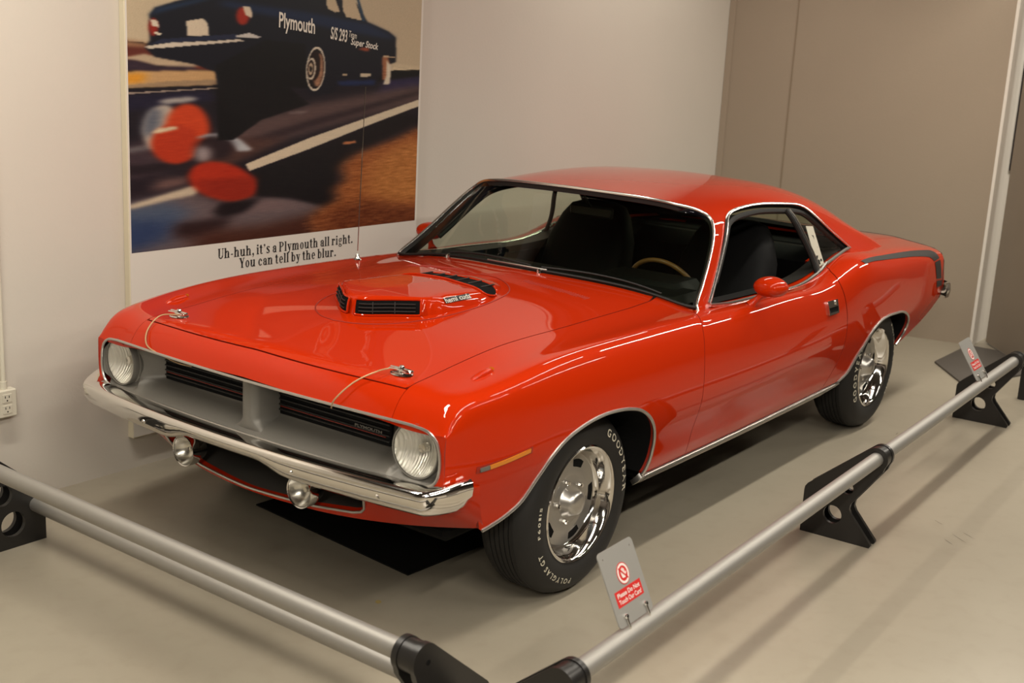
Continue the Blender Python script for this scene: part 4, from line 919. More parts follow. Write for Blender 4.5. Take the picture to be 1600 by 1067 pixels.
# ---- grille surround: argent cavity with headlamp buckets
def gdepth(y, z):
    a = abs(y); dm = .125 if a < .55 else (.125-(a-.55)/.075*.085 if a < .625 else .040)
    kz = min(1, max(0, (z-.562)/.046)); kt = min(1, max(0, (.742-z)/.018)); ky = min(1, max(0, (.808-a)/.024))
    if (a-.709)**2+(z-.657)**2 < .074**2: return .13
    if a > .62: kz = min(1, max(0, (z-.562)/.02))
    d = dm*min(kz, kt, ky)
    return d
Gf = lambda y, z: np.array((xlip(y)-.002-gdepth(y, z), y, z))
go = []
for s in (1, -1):
    pts = [(.0, .741), (.62, .741), (.715, .739), (.768, .730), (.797, .706), (.810, .660), (.809, .612), (.796, .580), (.768, .563), (.62, .560), (0, .560)]
    go.append(pts if s > 0 else [(-y, z) for y, z in pts[::-1]][1:-1])
gout = curve2(go[0][1:-1], step=.012)
gout = gout+[(0.3, .560), (0, .560), (-.3, .560)]+[(-y, z) for y, z in gout[::-1]]+[(-.3, .741), (0, .741), (.3, .741)]
vo, tri, lo = fill2d(densify(gout, .012), [], .0125)
gs = mk('grille_surround', [Gf(*q) for q in vo], [t for t in tri], SILVER, CAR, True, 60)
MB().tube([np.array((xlip(q[0])+.001, q[0], q[1])) for q in densify(gout, .015)], .0048, 8, closed=True).make('opening_moulding', SILVER_TRIM, CAR)
for s in (1, -1):
    b = MB().box((.632, min(s*.048, s*.546), .612), (.646, max(s*.048, s*.546), .722), .003); gr = b.make('grille', DARK, CAR, smooth=False)
    for k in range(4):
        z = .626+.018*k; MB().box((.645, min(s*.05, s*.544), z), (.652, max(s*.05, s*.544), z+.006), .0015).make('grille_bar', BLACK, gr, smooth=False)
    MB().box((.651, min(s*.06, s*.53), .641), (.6535, max(s*.06, s*.53), .6432)).make('red_line', RED_LINE, gr, smooth=False)['label'] = 'thin red line across the black grille'
    if s > 0:
        t = MB(); text_box(t, 'PLYMOUTH', (.6536, .40, .6495), (0, 1, 0), (0, 0, 1), .115, .010, True); t.make('grille_lettering', SILVER, gr, smooth=False)
# painted edge that closes the gap between the opening's moulding and the fender
ok = np.array([q for q in gout if q[0] > .69 and q[1] > .5635]); ok = ok[np.argsort(np.arctan2(ok[:,1]-.65, ok[:,0]-.66))[::-1]]
be = [S(*q) for q in lipF[2:]]+[S(.725, t) for t in np.linspace(.59, .268, 14)]
O_ = resample(np.array([(xlip(q[0])-.001, q[0], q[1]) for q in ok]), 30); B_ = resample(np.array(be), 30)
for sg in (1, -1):
    V = [q*(1, sg, 1) for q in O_]+[q*(1, sg, 1) for q in B_]; F = [(i, i+1, 31+i, 30+i) for i in range(29)]
    mk('fender_nose', V, F, PAINT, CAR, True)
# centre post: a wedge that flares into the shelf
V = []; zz = np.linspace(.562, .741, 19)
for z in zz:
    fl = max(0, (.618-z)/.056); wf = .021+.055*fl**2.2; wb_ = .050+.045*fl**2.2; xf = xlip(0)-.016-.006*fl; xbk = .636+.05*fl**2
    for k in range(13):
        a = -1+2*k/12
        if abs(a) <= .5: y = a/.5*wf; x = xf-.004*(a/.5)**2
        else: q = (abs(a)-.5)/.5; y = math.copysign(wf+(wb_-wf)*q**.9, a); x = xf-.004-(xf-.004-xbk)*q**1.15
        V.append((x, y, z))
mk('grille_post', V, [(i*13+j, i*13+j+1, (i+1)*13+j+1, (i+1)*13+j) for i in range(18) for j in range(12)], SILVER, gs, True)
# headlamps and driving lamps
def lens_rib_mat():
    m = mat('lamp_reflector', (.80, .78, .73), .30, .55); nt = m.node_tree
    tc = nt.nodes.new('ShaderNodeTexCoord'); w = nt.nodes.new('ShaderNodeTexWave'); w.bands_direction = 'Y'; w.inputs['Scale'].default_value = 34; w.inputs['Distortion'].default_value = 1.5; w.inputs['Detail'].default_value = 2
    bp = nt.nodes.new('ShaderNodeBump'); bp.inputs['Strength'].default_value = .55; bp.inputs['Distance'].default_value = .006
    nt.links.new(tc.outputs['Object'], w.inputs['Vector']); nt.links.new(w.outputs['Fac'], bp.inputs['Height']); nt.links.new(bp.outputs[0], nt.nodes['Principled BSDF'].inputs['Normal'])
    return m
def lamp(name, c, r, dirv, deep, housing):
    c = np.array(c, float); A = np.array(dirv, float); A /= np.linalg.norm(A); b = MB()
    b.lathe(([(r*1.12, -.040), (r*1.12, -.020), (r*1.055, -.018)] if housing is None else [(r*1.0, -.03), (r*1.05, -.028)])+[(r*1.065, .0), (r*1.04, .007), (r*.985, .005)], 44, c, A); o = b.make(name, SILVER if housing is None else housing, CAR)
    MB().lathe([(0, -deep), (r*.35, -deep*.93), (r*.7, -deep*.55), (r*.92, -deep*.15), (r*.985, .002)], 44, c, A).make('reflector', (lens_rib_mat() if 'lamp_reflector' not in MATS else MATS['lamp_reflector']) if housing is None else TRIM, o)
    MB().lathe([(r*.985, .004), (r*.8, .013), (r*.5, .020), (r*.2, .0235), (0, .024)], 44, c, A).make('lens', CLEAR, o)
    MB().lathe([(0, -deep*.5), (r*.16, -deep*.52), (r*.2, -deep*.9)], 18, c, A).make('bulb_cap', CHROME, o)
    return o
for s in (1, -1): lamp('headlight', (.716, s*.709, .657), .083, (1, s*.04, 0), .055, None)
for s in (1, -1):
    o = lamp('driving_lamp', (.775, s*.284, .432), .052, (1, 0, 0), .040, CHROME)
    MB().lathe([(0, -.085), (.025, -.080), (.044, -.060), (.055, -.025)], 36, (.775, s*.284, .432), (1, 0, 0)).make('lamp_shell', CHROME, o)
    MB().tube([(.735, s*.284, .47), (.73, s*.284, .505)], .009, 10).make('lamp_bracket', CHROME, o)

# ---- front bumper: chrome blade that thins in the middle and wraps at the ends
yy = np.concatenate([np.linspace(-.905, -.80, 12)[:-1], np.linspace(-.80, .80, 53), np.linspace(.80, .905, 12)[1:]])
P = []; secs = []
for y in yy:
    a = abs(y); x = .872-.075*(a/.88)**2.2
    e = max(0, (a-.80)/.105); x -= .125*e*e
    P.append((x, y*(1-.012*e*e), .557+.006*e*e))
    low = .062 if a > .30 else (.030 if a < .16 else .030+.032*(lambda q: q*q*(3-2*q))((a-.16)/.14))
    tip = max(0, (a-.885)/.02); low *= (1-.55*tip*tip); dp = .105*(1-.62*e); up = .026*e*e*(1-.3*tip)
    secs.append([(-dp, .004+up), (-dp*.55, .014+up), (-.016, .017+up), (-.004, .012+up*.9), (0, .002+up*.5), (-.004, -low*.45), (-.012, -low*.85), (-.024, -low), (-.046, -low*.96)])
n_ = len(P); V = []; F = []; m_ = len(secs[0])
for i in range(n_):
    a = P[max(i-1, 0)]; b_ = P[min(i+1, n_-1)]; tv = np.array(b_)-np.array(a); tv[2] = 0; tv /= np.linalg.norm(tv); nv = np.array((tv[1], -tv[0], 0))   # outward
    for (p_, q_) in secs[i]: V.append(np.array(P[i])+nv*p_+np.array((0, 0, q_)))
for i in range(n_-1):
    for j in range(m_-1): F.append((i*m_+j, (i+1)*m_+j, (i+1)*m_+j+1, i*m_+j+1))
F.append(tuple(range(m_))); F.append(tuple((n_-1)*m_+j for j in range(m_))[::-1])
fb = mk('front_bumper', V, F, CHROME, CAR, True, 50)
for y in (-.40, .33, .66):
    MB().lathe([(0, .006), (.006, .005), (.009, .001)], 14, (.872-.075*(abs(y)/.88)**2.2-.006, y, .528), (1, 0, 0)).make('bumper_bolt', CHROME, fb)

# ---- wheel arch mouldings, rocker mouldings, inner wheel wells, underbody
def sline(L, off, fl, Fn=S):
    out = []
    for x, t in L:
        a = Fn(x, t); e = 1e-3; nn = np.cross(Fn(x+e, t)-Fn(x-e, t), Fn(x, t+e)-Fn(x, t-e)); nn /= np.linalg.norm(nn)
        if nn[1] < 0: nn = -nn
        q = a+nn*off; out.append(q*(1, -1, 1) if fl else q)
    return out
for fl in (False, True):
    sg = -1 if fl else 1
    for A_ in (archF, archR): MB().tube(sline(A_, .002, fl), .0062, 8).make('wheel_arch_moulding', SILVER_TRIM, CAR)
    for A_ in (archF, archR):
        L1 = sline(A_, -.014, fl); L2 = [q-np.array((0, sg*.06, 0)) for q in L1]; L3 = [np.array((q[0], sg*.50, q[2])) for q in L1]; k = len(L1)
        V = L1+L2+L3; F = [(i, i+1, k+i+1, k+i) for i in range(k-1)]+[(k+i, k+i+1, 2*k+i+1, 2*k+i) for i in range(k-1)]+[tuple(range(2*k, 3*k))]
        mk('wheel_well', V, F, DARK, CAR, False)
    rp = [(-.365, .004), (-.365, .058), (-.40, .063), (-2.0, .063), (-2.19, .063), (-2.235, .058), (-2.10, .004)]
    panel('rocker_moulding', S, rp, step=.05, thick=.02, m=SILVER_TRIM, parent=CAR, off=.008, flipy=fl)
    b = MB()
    for k in range(5): b.tube(sline([(x, .012+.010*k) for x in np.linspace(-.40, -2.1, 40)], .0085, fl), .0018, 6)
    b.make('rocker_rib', SILVER_TRIM, CAR)['kind'] = 'stuff'
    # amber marker lamp
    ml = panel('marker_lamp', S, [(.388, .333), (.388, .356), (.618, .334), (.618, .310)], step=.04, thick=.006, m=PAINT_IN, parent=CAR, off=.002, flipy=fl)
    panel('amber_lens', S, [(.402, .338), (.402, .352), (.570, .332), (.570, .317)], step=.04, thick=.006, m=AMBER, parent=ml, off=.006, flipy=fl)
    panel('clear_lens', S, [(.572, .317), (.572, .332), (.606, .328), (.606, .314)], step=.04, thick=.006, m=SILVER, parent=ml, off=.006, flipy=fl)
    # quarter panel stripe: a band above the hip that turns down at the tail, in three pieces
    topL = curve2([(-2.300, .600), (-2.421, .594), (-2.574, .589), (-2.80, .586), (-3.102, .581), (-3.374, .573), (-3.53, .565), (-3.59, .545), (-3.615, .503)], step=.04)
    botL = curve2([(-3.468, .490), (-3.435, .505), (-3.381, .518), (-3.242, .530), (-2.992, .544), (-2.69, .559), (-2.516, .567), (-2.399, .574), (-2.318, .578)], step=.04)
    st = panel('quarter_stripe', S, topL+botL, step=.014, thick=0, m=STRIPE, parent=CAR, off=.0022, flipy=fl)
    panel('stripe_block', S, [(-3.483, .484), (-3.628, .494), (-3.708, .389), (-3.566, .396)], step=.014, thick=0, m=STRIPE, parent=CAR, off=.0022, flipy=fl)
    panel('stripe_block', S, [(-3.571, .386), (-3.713, .380), (-3.722, .350), (-3.597, .350)], step=.014, thick=0, m=STRIPE, parent=CAR, off=.0022, flipy=fl)
    # door handle: chrome frame with a dark paddle recess
    dh = panel('door_handle', S, [(-1.852, .505), (-1.960, .500), (-1.972, .434), (-1.864, .437)], [[(-1.862, .470), (-1.961, .468), (-1.962, .444), (-1.873, .446)]], step=.03, thick=.010, m=CHROME, parent=CAR, off=.009, flipy=fl)
    panel('handle_recess', S, [(-1.862, .470), (-1.961, .468), (-1.962, .444), (-1.873, .446)], step=.03, thick=0, m=DARK, parent=dh, off=.002, flipy=fl)
    panel('lock_button', S, [(-1.930, .497), (-1.948, .496), (-1.950, .476), (-1.932, .477)], step=.02, thick=.006, m=CHROME, parent=dh, off=.014, flipy=fl)
MB().box((-3.66, -.70, .30), (.54, .70, .36), .02).box((-3.6, -.45, .24), (.30, .45, .31), .02).make('underbody', DARK, CAR, smooth=False)
for y in (-.58, .58): MB().box((-1.30, y-.08, .15), (-.80, y+.08, .26), .02).make('exhaust_silencer', DARK, CAR, smooth=False)
MB().box((-.82, -.74, .34), (-.80, .74, .87)).make('firewall', DARK, CAR, smooth=False)
b = MB(); b.box((-2.9, -.72, .33), (-.80, .72, .36)); b.make('cabin_floor', DARK, CAR, smooth=False)
# ---- wheels
def ring_text(mb, body, r, a0, a1, h, y=.0):
    """letters round the sidewall, clockwise seen from outside, tops outward; angles from the top in degrees"""
    cs = [c for c in body]; adv = []
    for c in cs:
        if c == ' ': adv.append(.35); continue
        V, F = text_data(c, True); adv.append((V[:,0].max()-V[:,0].min())+.16)
    tot = sum(adv); p = 0
    for c, w in zip(cs, adv):
        if c != ' ':
            V, F = text_data(c, True); lo = V.min(0); hi = V.max(0)
            th = math.radians(a0+(a1-a0)*(p+w/2)/tot); k = math.radians(a1-a0)/tot*r*.86
            P = []
            for vx, vy in V:
                lx = (vx-(lo[0]+hi[0])/2)*k; ly = (vy-lo[1])/(hi[1]-lo[1])*h
                rad = r+ly; t2 = th+lx/r
                P.append((-math.sin(t2)*rad, side_a(rad)+.0012, math.cos(t2)*rad))
            mb.add(P, F)
        p += w
TP = [(.199, -.030), (.200, -.006), (.207, .003), (.222, .010), (.245, .0145), (.268, .0135), (.288, .007), (.303, -.004), (.315, -.020), (.3225, -.034), (.3265, -.050)]
def side_a(r): return float(np.interp(r, [q[0] for q in TP], [q[1] for q in TP]))
def make_wheel():
    o = MB()
    # silver disc with raised rim, sunken face and hub
    o.lathe([(.172, -.075), (.168, -.058), (.160, -.049), (.150, -.047), (.112, -.046), (.102, -.044), (.092, -.047), (.088, -.0475), (.060, -.046), (.048, -.044), (.0, -.044)], 60)
    w = o.make('wheel', DISC, CAR, True, 30)
    t = MB(); prof = [(.199, -.18), (.210, -.200), (.25, -.213), (.29, -.205), (.315, -.185), (.3255, -.165)]
    for k in range(6):
        a = -.158+k*.0195; prof += [(.3270, a), (.3275, a+.0145), (.3205, a+.0155), (.3205, a+.0185)]
    prof += TP[::-1]
    t.lathe(prof, 96); t.make('tyre', RUBBER, w, True, 35)
    L = MB(); ring_text(L, 'GOODYEAR', .252, 27, 95, .028); ring_text(L, 'POLYGLAS GT', .258, 190, 246, .019); ring_text(L, 'F60-15', .255, 258, 284, .013)
    tl = L.make('tyre_lettering', LETTER_W, w, smooth=False); tl['kind'] = 'stuff'; tl['label'] = 'raised white lettering on the tyre sidewall'
    MB().lathe([(.2095, -.004), (.2085, .006), (.204, .0095), (.198, .007), (.193, .001), (.186, -.018), (.179, -.038), (.173, -.056), (.168, -.060)], 72).make('trim_ring', CHROME, w)
    MB().lathe([(.060, -.046), (.055, -.038), (.047, -.018), (.040, -.004), (.030, .002), (.014, .005), (0, .0055)], 40).make('hub_cap', SILVER_TRIM, w)
    for k in range(5):
        a = 2*pi*k/5+.3
        MB().lathe([(.0085, -.046), (.0085, -.036), (.006, -.031), (0, -.030)], 6, (.073*math.sin(a), 0, .073*math.cos(a)), (0, 1, 0)).make('lug_nut', CHROME, w, False)
        a = 2*pi*k/5+.93
        q = [(rr*math.sin(a+d), -.0462, rr*math.cos(a+d)) for rr, d in ((.122, -.22), (.146, -.24), (.148, -.12), (.149, 0), (.148, .12), (.146, .24), (.122, .22), (.119, .11), (.118, 0), (.119, -.11))]
        mk('wheel_slot', q, [tuple(range(len(q)))], DARK, w, False)
    return w
def dup(o, parent):
    c = o.copy(); COL.objects.link(c); c.parent = parent
    for ch in list(o.children): dup(ch, c)
    return c
wh = make_wheel(); specs = [(0, .845, 1, 0), (-2.743, .852, 1, -150), (0, -.845, -1, 40), (-2.743, -.852, -1, 110)]
for i, (x, y, s, ro) in enumerate(specs):
    o = wh if i == 0 else dup(wh, CAR)
    o.location = (x, y, .3275); o.rotation_euler = (0, math.radians(-ro), 0 if s > 0 else pi)
    o.rotation_mode = 'XYZ'

# ---- door mirrors
for s in (1, -1):
    b = MB(); c = np.array((-1.222, s*.912, .944)); n = 28; V = []; K = 14
    # bullet shell: long axis a little off the car's length, flat glass at the back
    for i in range(K+1):
        u = i/K; ax = .070*math.cos(pi*u*.5*1.0)-.0 if u < 1 else 0
        f = math.sin(pi*.5*min(1, u*1.0))**.75
        for j in range(n):
            th = 2*pi*j/n; V.append(c+np.array((.085*(1-u)**1.0*1.0-.02 if False else .070*math.cos(pi*.5*u)-.022, s*.072*f*math.cos(th), .043*f*math.sin(th))))
    k0 = len(V)
    for (dx, f) in ((-.034, .985), (-.040, .93), (-.041, .80), (-.034, .0)):
        for j in range(n):
            th = 2*pi*j/n; V.append(c+np.array((dx, s*.072*f*math.cos(th), .043*f*math.sin(th))))
    R_ = K+5; F = [(i*n+j, i*n+(j+1) % n, (i+1)*n+(j+1) % n, (i+1)*n+j) for i in range(R_-1) for j in range(n)]
    if s < 0: F = [f[::-1] for f in F]
    sm = mk('side_mirror', V, F, PAINT, CAR)
    V2 = [c+np.array((-.0395, s*.056*math.cos(2*pi*j/n), .034*math.sin(2*pi*j/n))) for j in range(n)]; mk('mirror_glass', V2, [tuple(range(n))], CHROME, sm, False)
    MB().tube([(-1.190, s*.855, .866), (-1.195, s*.868, .885), (-1.205, s*.885, .905), (-1.213, s*.90, .925)], [.024, .014, .013, .018], 14, squash=1.0).make('mirror_stalk', PAINT, sm)
    # fender-top turn indicator
    zt = hz(.445, .735); b = MB(); V = []; F = []; n = 14
    prof = [(.050, .0), (.046, .006), (.03, .012), (0, .017), (-.03, .015), (-.046, .011), (-.050, 0)]
    for i, (dx, h) in enumerate(prof):
        for j in range(n):
            th = pi*j/(n-1); w_ = .013*(1-.35*abs(dx)/.05); V.append((.445+dx, s*.735+w_*math.cos(th), hz(.445+dx, .735)-.001+max(h, .0005)*math.sin(th)))
    F = [(i*n+j, i*n+j+1, (i+1)*n+j+1, (i+1)*n+j) for i in range(len(prof)-1) for j in range(n-1)]
    ti = mk('turn_indicator', V, F, PAINT, CAR); mk('indicator_lens', [(.395, s*.735+.010*math.cos(2*pi*j/12), hz(.395, .735)+.007+.005*math.sin(2*pi*j/12)) for j in range(12)], [tuple(range(12))], AMBER, ti, False)

# ---- shaker scoop
SO = curve2([(.262, 0), (.250, .045), (.190, .120), (.118, .205), (.07, .235), (-.02, .245), (-.2, .238), (-.36, .195), (-.45, .12), (-.48, 0)], step=.015)
SO = SO+[(x, -y) for x, y in SO[1:-1][::-1]]
SOa = np.array(SO)
def scoop_z(x, y):
    d = float(dist_poly([(x, y)], SOa)[0]); 
    if not inpoly([(x, y)], SOa)[0]: d = 0
    Hh = float(np.interp(x, [-.48, -.35, -.2, 0, .12, .2, .262], [.012, .022, .038, .054, .062, .065, .060]))
    fall = .018 if x > .10 else (.018+.055*min(1, (.10-x)/.10))
    s = min(1, d/fall); s = math.sqrt(max(0, 1-(1-s)**2))
    return hz(x, y)-.006+(Hh+.006)*s
Sc = lambda x, y: np.array((x, y, scoop_z(x, y)))
def hpanel(name, Fn, outer, step, m, parent, off):
    vo, tri, lo = fill2d(densify(outer, step*.8), [], step); V = [Fn(*q)+np.array((0, 0, off)) for q in vo]
    return mk(name, V, tri, m, parent, True)
inner = [(x*.985+.0, y*.975) for x, y in SO]
vo, tri, lo = fill2d(densify(SO, .012), [densify([(x*.93+.005, y*.92) for x, y in SO], .012)], .015); base_ = [Sc(*q) for q in vo]
vo2, tri2, lo2 = fill2d(densify(SO, .012), [], .0125)
sc = mk('shaker_scoop', [Sc(*q) for q in vo2], tri2, PAINT, CAR)
rg = curve2([(.350, 0), (.328, .088), (.254, .188), (.134, .252), (.0, .273), (-.205, .262), (-.368, .222), (-.448, .165), (-.517, .065), (-.53, 0)], step=.02)
rg = rg+[(x, -y) for x, y in rg[1:-1][::-1]]
MB().tube([(x, y, hz(x, y)+.0005) for x, y in rg], .0028, 6, closed=True).make('scoop_gap_seal', PAINT_IN, sc)
NOS = [np.array(q) for q in SO if .008 < q[1] < .214 and q[0] > .1]
for s in (1, -1):
    def pt(u, v):       # u along the nostril (following the scoop's foot), v up its raked face
        L = NOS; f = u*(len(L)-1); i = min(int(f), len(L)-2); q = L[i]+(L[i+1]-L[i])*(f-i); a_ = L[max(i-2, 0)]; b_ = L[min(i+3, len(L)-1)]; nn = np.array((b_[1]-a_[1], a_[0]-b_[0])); nn = nn/np.linalg.norm(nn)
        hgt = .07+.86*v; d = .018*(1-math.sqrt(1-hgt*hgt)); xx, yy_ = q-nn*d
        p = np.array((xx, yy_, hz(q[0], q[1])-.006+.068*hgt))+np.array((nn[0], nn[1], .25))*.0075; return p*(1, s, 1)
    out = np.array((.80, .60, 0))
    gu, gv = np.linspace(.02, .98, 15), np.linspace(.04, .98, 4)
    V = [pt(u, v) for v in gv for u in gu]; F = [(j*15+i, j*15+i+1, (j+1)*15+i+1, (j+1)*15+i) for j in range(3) for i in range(14)]
    nz = mk('scoop_nostril', V, F, DARK, sc, True)
    V = [pt(u, v) for u, v in densify(rrect(.02, .04, .98, .98, .06, 4), .08)]
    MB().tube(V, .0042, 8, closed=True).make('nostril_rim', PAINT, sc)
    b = MB()
    for v in (.28, .5, .72): b.tube([pt(u, v)+out*(1, s, 1)*.003 for u in np.linspace(.10, .90, 10)], .0022, 6)
    for u in (.32, .62): b.tube([pt(u, v)+out*(1, s, 1)*.003 for v in np.linspace(.15, .85, 5)], .0022, 6)
    b.make('scoop_grille', mat('grille_wire', (.05, .048, .046), .4, .5) if 'grille_wire' not in MATS else MATS['grille_wire'], sc)
    # badge on the scoop's flank
    bd = MB(); t = 'hemi cuda'
    V_, F_ = text_data(t, True); lo_ = V_.min(0); hi_ = V_.max(0); P_ = []
    for a_, b__ in V_:
        u = (a_-lo_[0])/(hi_[0]-lo_[0]); v = (b__-lo_[1])/(hi_[1]-lo_[1])
        x = .020-.145*u if s > 0 else -.125+.145*u; y = .236-.014*v; 
        P_.append((x, s*y, scoop_z(x, .232)+.004+.016*v))
    bd.add(P_, F_)
    V3 = []
    for x in (.021, -.126):
        for v in (-.02, 1.02): V3.append((x, s*(.2365-.014*v-.002), scoop_z(x, .232)+.003+.016*v))
    bd.make('badge', BADGE, sc, smooth=False)['kind'] = 'stuff' 
    if s > 0: mk('badge_plate', V3, [(0, 2, 3, 1)], BLACK, sc, False)
slot = curve2([(-.232, -.245), (-.320, -.225), (-.352, -.120), (-.358, 0), (-.352, .120), (-.318, .205), (-.272, .222), (-.222, .215), (-.236, .100), (-.262, -.02), (-.262, -.13)], step=.02, closed=True)
sl_ = hpanel('scoop_slot', Sc, slot, .016, DARK, sc, .0035)
MB().tube([Sc(*q)+np.array((0, 0, .003)) for q in slot], .004, 8, closed=True).make('slot_rim', PAINT, sc)
for k in range(6):
    y = -.14+k*.062; MB().box((-.345, y-.004, scoop_z(-.3, y)+.003), (-.262, y+.004, scoop_z(-.3, y)+.007), .001).make('slot_vane', BLACK, sc, smooth=False)

# ---- hood pins with lanyards
for s in (1, -1):
    c = np.array((.592, s*.535, hz(.592, .535))); b = MB(); V = []; n = 28
    prof = [(1.0, 0), (.98, .003), (.86, .0055), (.3, .0065), (0, .0065)]
    for f, h in prof:
        for j in range(n): V.append(c+np.array((.030*f*math.cos(2*pi*j/n), .042*f*math.sin(2*pi*j/n), h)))
    b.add(V, [(i*n+j, i*n+(j+1) % n, (i+1)*n+(j+1) % n, (i+1)*n+j) for i in range(4) for j in range(n)])
    hp = b.make('hood_pin', CHROME, CAR)
    b = MB().lathe([(.0095, .004), (.0095, .022), (.006, .027), (0, .028)], 16, c, (0, 0, 1)); b.make('pin_post', CHROME, hp)
    q = [c+np.array(v) for v in ((.0, -.045, .016), (.0, -.02, .017), (.0, .02, .017), (.0, .045, .016), (.012, .052, .017), (.022, .045, .016), (.020, .0, .018), (.018, -.035, .016))]
    MB().tube(curve2(q, step=.006), .0033, 8).make('locking_clip', CHROME, hp)
    if s > 0: L = [c+np.array((.018, -.035, .014)), np.array((.66, .50, hz(.66, .50)+.022)), np.array((.72, .455, hz(.72, .455)+.024)), np.array((.764, .415, .760)), np.array((.752, .392, .728))]
    else: L = [c+np.array((.018, .035, .014)), np.array((.655, -.560, hz(.655, .56)+.016)), np.array((.715, -.555, hz(.715, .555)+.012)), np.array((.748, -.515, .758)), np.array((.742, -.44, .735)), np.array((.715, -.385, .712)), np.array((.68, -.36, .70))]
    MB().tube(curve2(L, step=.012), .0026, 8).make('lanyard', GOLDWIRE, hp)['label'] = 'tan lanyard wire hanging into the grille'

# ---- aerial on the far fender
zb = hz(-.60, .80); b = MB().lathe([(.018, 0), (.018, .004), (.012, .010), (.010, .018), (.006, .026), (.003, .032), (0, .033)], 22, (-.60, -.795, zb-.003), (0, 0, 1)); an = b.make('antenna_base', CHROME, CAR)
MB().tube([(-.60, -.795, zb+.04), (-.632, -.80, 1.642)], [.0022, .0014], 8).make('antenna_mast', CHROME, an)

# ---- cowl vents, wipers
for s in (1, -1):
    cv = []
    b = MB()
    for k in range(30):
        y = .15+k*.0105
        b.tube([(-.552-.004*math.sin(k), s*y, hz(-.552, y)+.0003), (-.588, s*y, hz(-.588, y)+.0003)], .0016, 5)
    o = b.make('cowl_vent', PAINT_IN, CAR); o['kind'] = 'stuff'
for (y0, y1) in ((.10, .62), (-.45, .05)):
    q = []
    for k in range(15):
        y = y0+(y1-y0)*k/14; q.append((xb(y)+.002, y, hz(max(xb(y), -.86), y)+.022+.010*math.sin(pi*k/14)))
    wp = MB().tube(q, .0042, 8).make('wiper_arm', BLACK, CAR)
    MB().lathe([(.012, 0), (.011, .012), (0, .018)], 14, (xb(y0)+.018, y0, hz(xb(y0)+.02, y0)), (0, 0, 1)).make('wiper_pivot', CHROME, wp)
q = [(xb(y)+.010, y, hz(max(xb(y), -.86), y)+.016) for y in np.linspace(-.19, .13, 12)]
MB().tube(q, .0034, 8).make('wiper_arm', SILVER_TRIM, CAR)['label'] = 'bright wiper arm'

# ---- cabin
b = MB().box((-1.16, -.70, .78), (-.84, .70, .905), .05); b.box((-1.28, -.68, .62), (-1.06, .68, .86), .05); b.box((-1.30, .16, .80), (-1.02, .60, .925), .04)
db = b.make('dashboard', VINYL, CAR)
def seat(y):
    b = MB(); V = []; n = 20
    # high bucket back: rounded slab leaning back
    secs = [(.42, .22, .085, .0), (.55, .25, .10, .03), (.75, .25, .10, .07), (.92, .235, .085, .12), (1.03, .19, .07, .155), (1.085, .15, .055, .172), (1.105, .09, .03, .178)]
    for z, hw, th, dx in secs:
        for j in range(n):
            a = 2*pi*j/n; cx = math.copysign(abs(math.cos(a))**.5, math.cos(a)); cy = math.copysign(abs(math.sin(a))**.6, math.sin(a)); V.append((-1.78-dx+th*cx, y+hw*cy, z))
    F = [(i*n+j, i*n+(j+1) % n, (i+1)*n+(j+1) % n, (i+1)*n+j) for i in range(len(secs)-1) for j in range(n)]+[tuple((len(secs)-1)*n+j for j in range(n))]
    b.add(V, F); o = b.make('seat', VINYL, CAR)
    MB().box((-1.80, y-.26, .42), (-1.28, y+.26, .58), .07).make('seat_cushion', VINYL, o)
for y in (.39, -.39): seat(y)
b = MB().box((-2.75, -.62, .42), (-2.30, .62, .60), .07).box((-2.86, -.64, .5), (-2.66, .64, .90), .07); b.make('rear_seat', VINYL, CAR)
MB().box((-3.0, -.66, .88), (-2.80, .66, .905), .01).make('parcel_shelf', DARK, CAR, smooth=False)
for s in (1, -1):
    MB().box((-2.15, min(s*.68, s*.745), .36), (-.84, max(s*.68, s*.745), .85), .02).make('door_trim', VINYL, CAR)
    MB().box((-2.9, min(s*.66, s*.735), .36), (-2.16, max(s*.66, s*.735), .91), .02).make('rear_side_trim', VINYL, CAR)
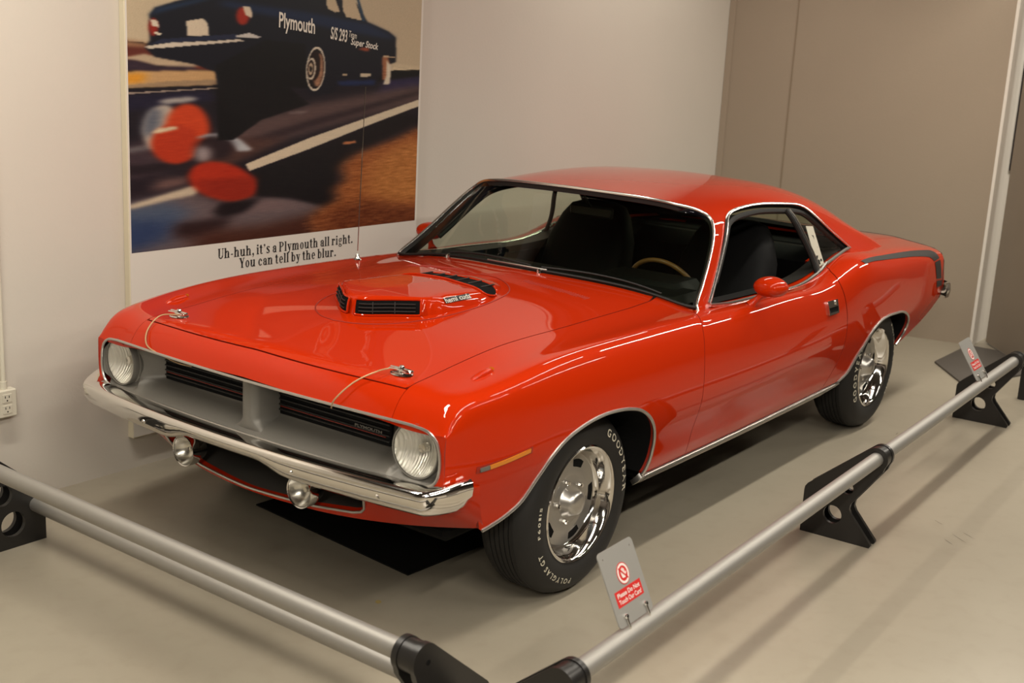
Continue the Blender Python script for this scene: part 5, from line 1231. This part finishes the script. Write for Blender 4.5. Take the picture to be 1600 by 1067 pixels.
# steering wheel, tilted, with a wood rim
cw = np.array((-1.36, .355, .820)); ax = np.array((-.88, 0, .47)); ax /= np.linalg.norm(ax); e1 = np.array((0, 1, 0.)); e2 = np.cross(ax, e1)
if e2[2] < 0: e2 = -e2
ring_ = [cw+.172*(math.cos(a)*e1+math.sin(a)*e2) for a in np.linspace(0, 2*pi, 49)[:-1]]
sw = MB().tube(ring_, .0105, 10, closed=True).make('steering_wheel', WOOD, CAR)
for a in (0.3, 2.84, 4.71): MB().tube([cw, cw+.168*(math.cos(a)*e1+math.sin(a)*e2)], .008, 8, squash=.4).make('spoke', SILVER_TRIM, sw)
MB().lathe([(.0, .03), (.03, .028), (.045, .01), (.045, -.02)], 24, cw, ax).make('horn_pad', BLACK, sw)
MB().tube([cw-ax*.01, cw-ax*.34], .028, 14).make('steering_column', BLACK, sw)
b = MB().box((-1.285, -.115, 1.120), (-1.262, .115, 1.172), .010); rv = b.make('rear_view_mirror', BLACK, CAR); MB().tube([(-1.265, 0, 1.165), (-1.20, 0, 1.225)], .006, 8).make('mirror_arm', CHROME, rv)
MB().box((-1.2865, -.108, 1.126), (-1.2855, .108, 1.166)).make('mirror_glass', CHROME, rv, smooth=False)

# ---- white card standing in the quarter window (its own thing)
def card():
    L = [(-2.090, .250), (-2.168, .243), (-2.152, .018), (-2.078, .018)]
    Q = gline(L, -.016); c = sum(Q)/4; nn = np.cross(Q[1]-Q[0], Q[3]-Q[0]); nn /= np.linalg.norm(nn)
    if nn[1] < 0: nn = -nn
    V = [q-c+nn*.001 for q in Q]+[q-c-nn*.001 for q in Q]; F = [(0, 1, 2, 3), (7, 6, 5, 4)]+[(i, i+4, (i+1) % 4+4, (i+1) % 4) for i in range(4)]
    o = mk('window_card', V, F, CREAM, None, False); o.location = tuple(c); tag(o, 'narrow white printed card standing in the rear side window of the car', 'card')
    def uv(u, v): return (1-u)*(1-v)*V[3]+u*(1-v)*V[2]+(1-u)*v*V[0]+u*v*V[1]+nn*.0008
    b = MB()
    def pg(*p): b.add([uv(*q) for q in p], [tuple(range(len(p)))])
    pg((.38, .66), (.62, .66), (.66, .76), (.40, .78)); pg((.42, .56), (.60, .56), (.62, .66), (.42, .66))
    pg((.1, .06), (.5, .04), (.55, .14), (.3, .19)); pg((.15, .20), (.35, .19), (.5, .26), (.25, .28)); pg((.6, .10), (.85, .09), (.85, .15), (.62, .16))
    b.make('dark_print', INK, o, smooth=False); b = MB()
    pg((.38, .34), (.72, .32), (.80, .46), (.55, .52), (.42, .50)); pg((.30, .46), (.45, .50), (.40, .57), (.32, .55))
    b.make('grey_print', SILVER, o, smooth=False)
card()

# children were built in world coordinates: keep them there under the car's Empty
inv = Matrix.Translation((1.4, 0, 0))
for o in CAR.children: o.matrix_parent_inverse = inv
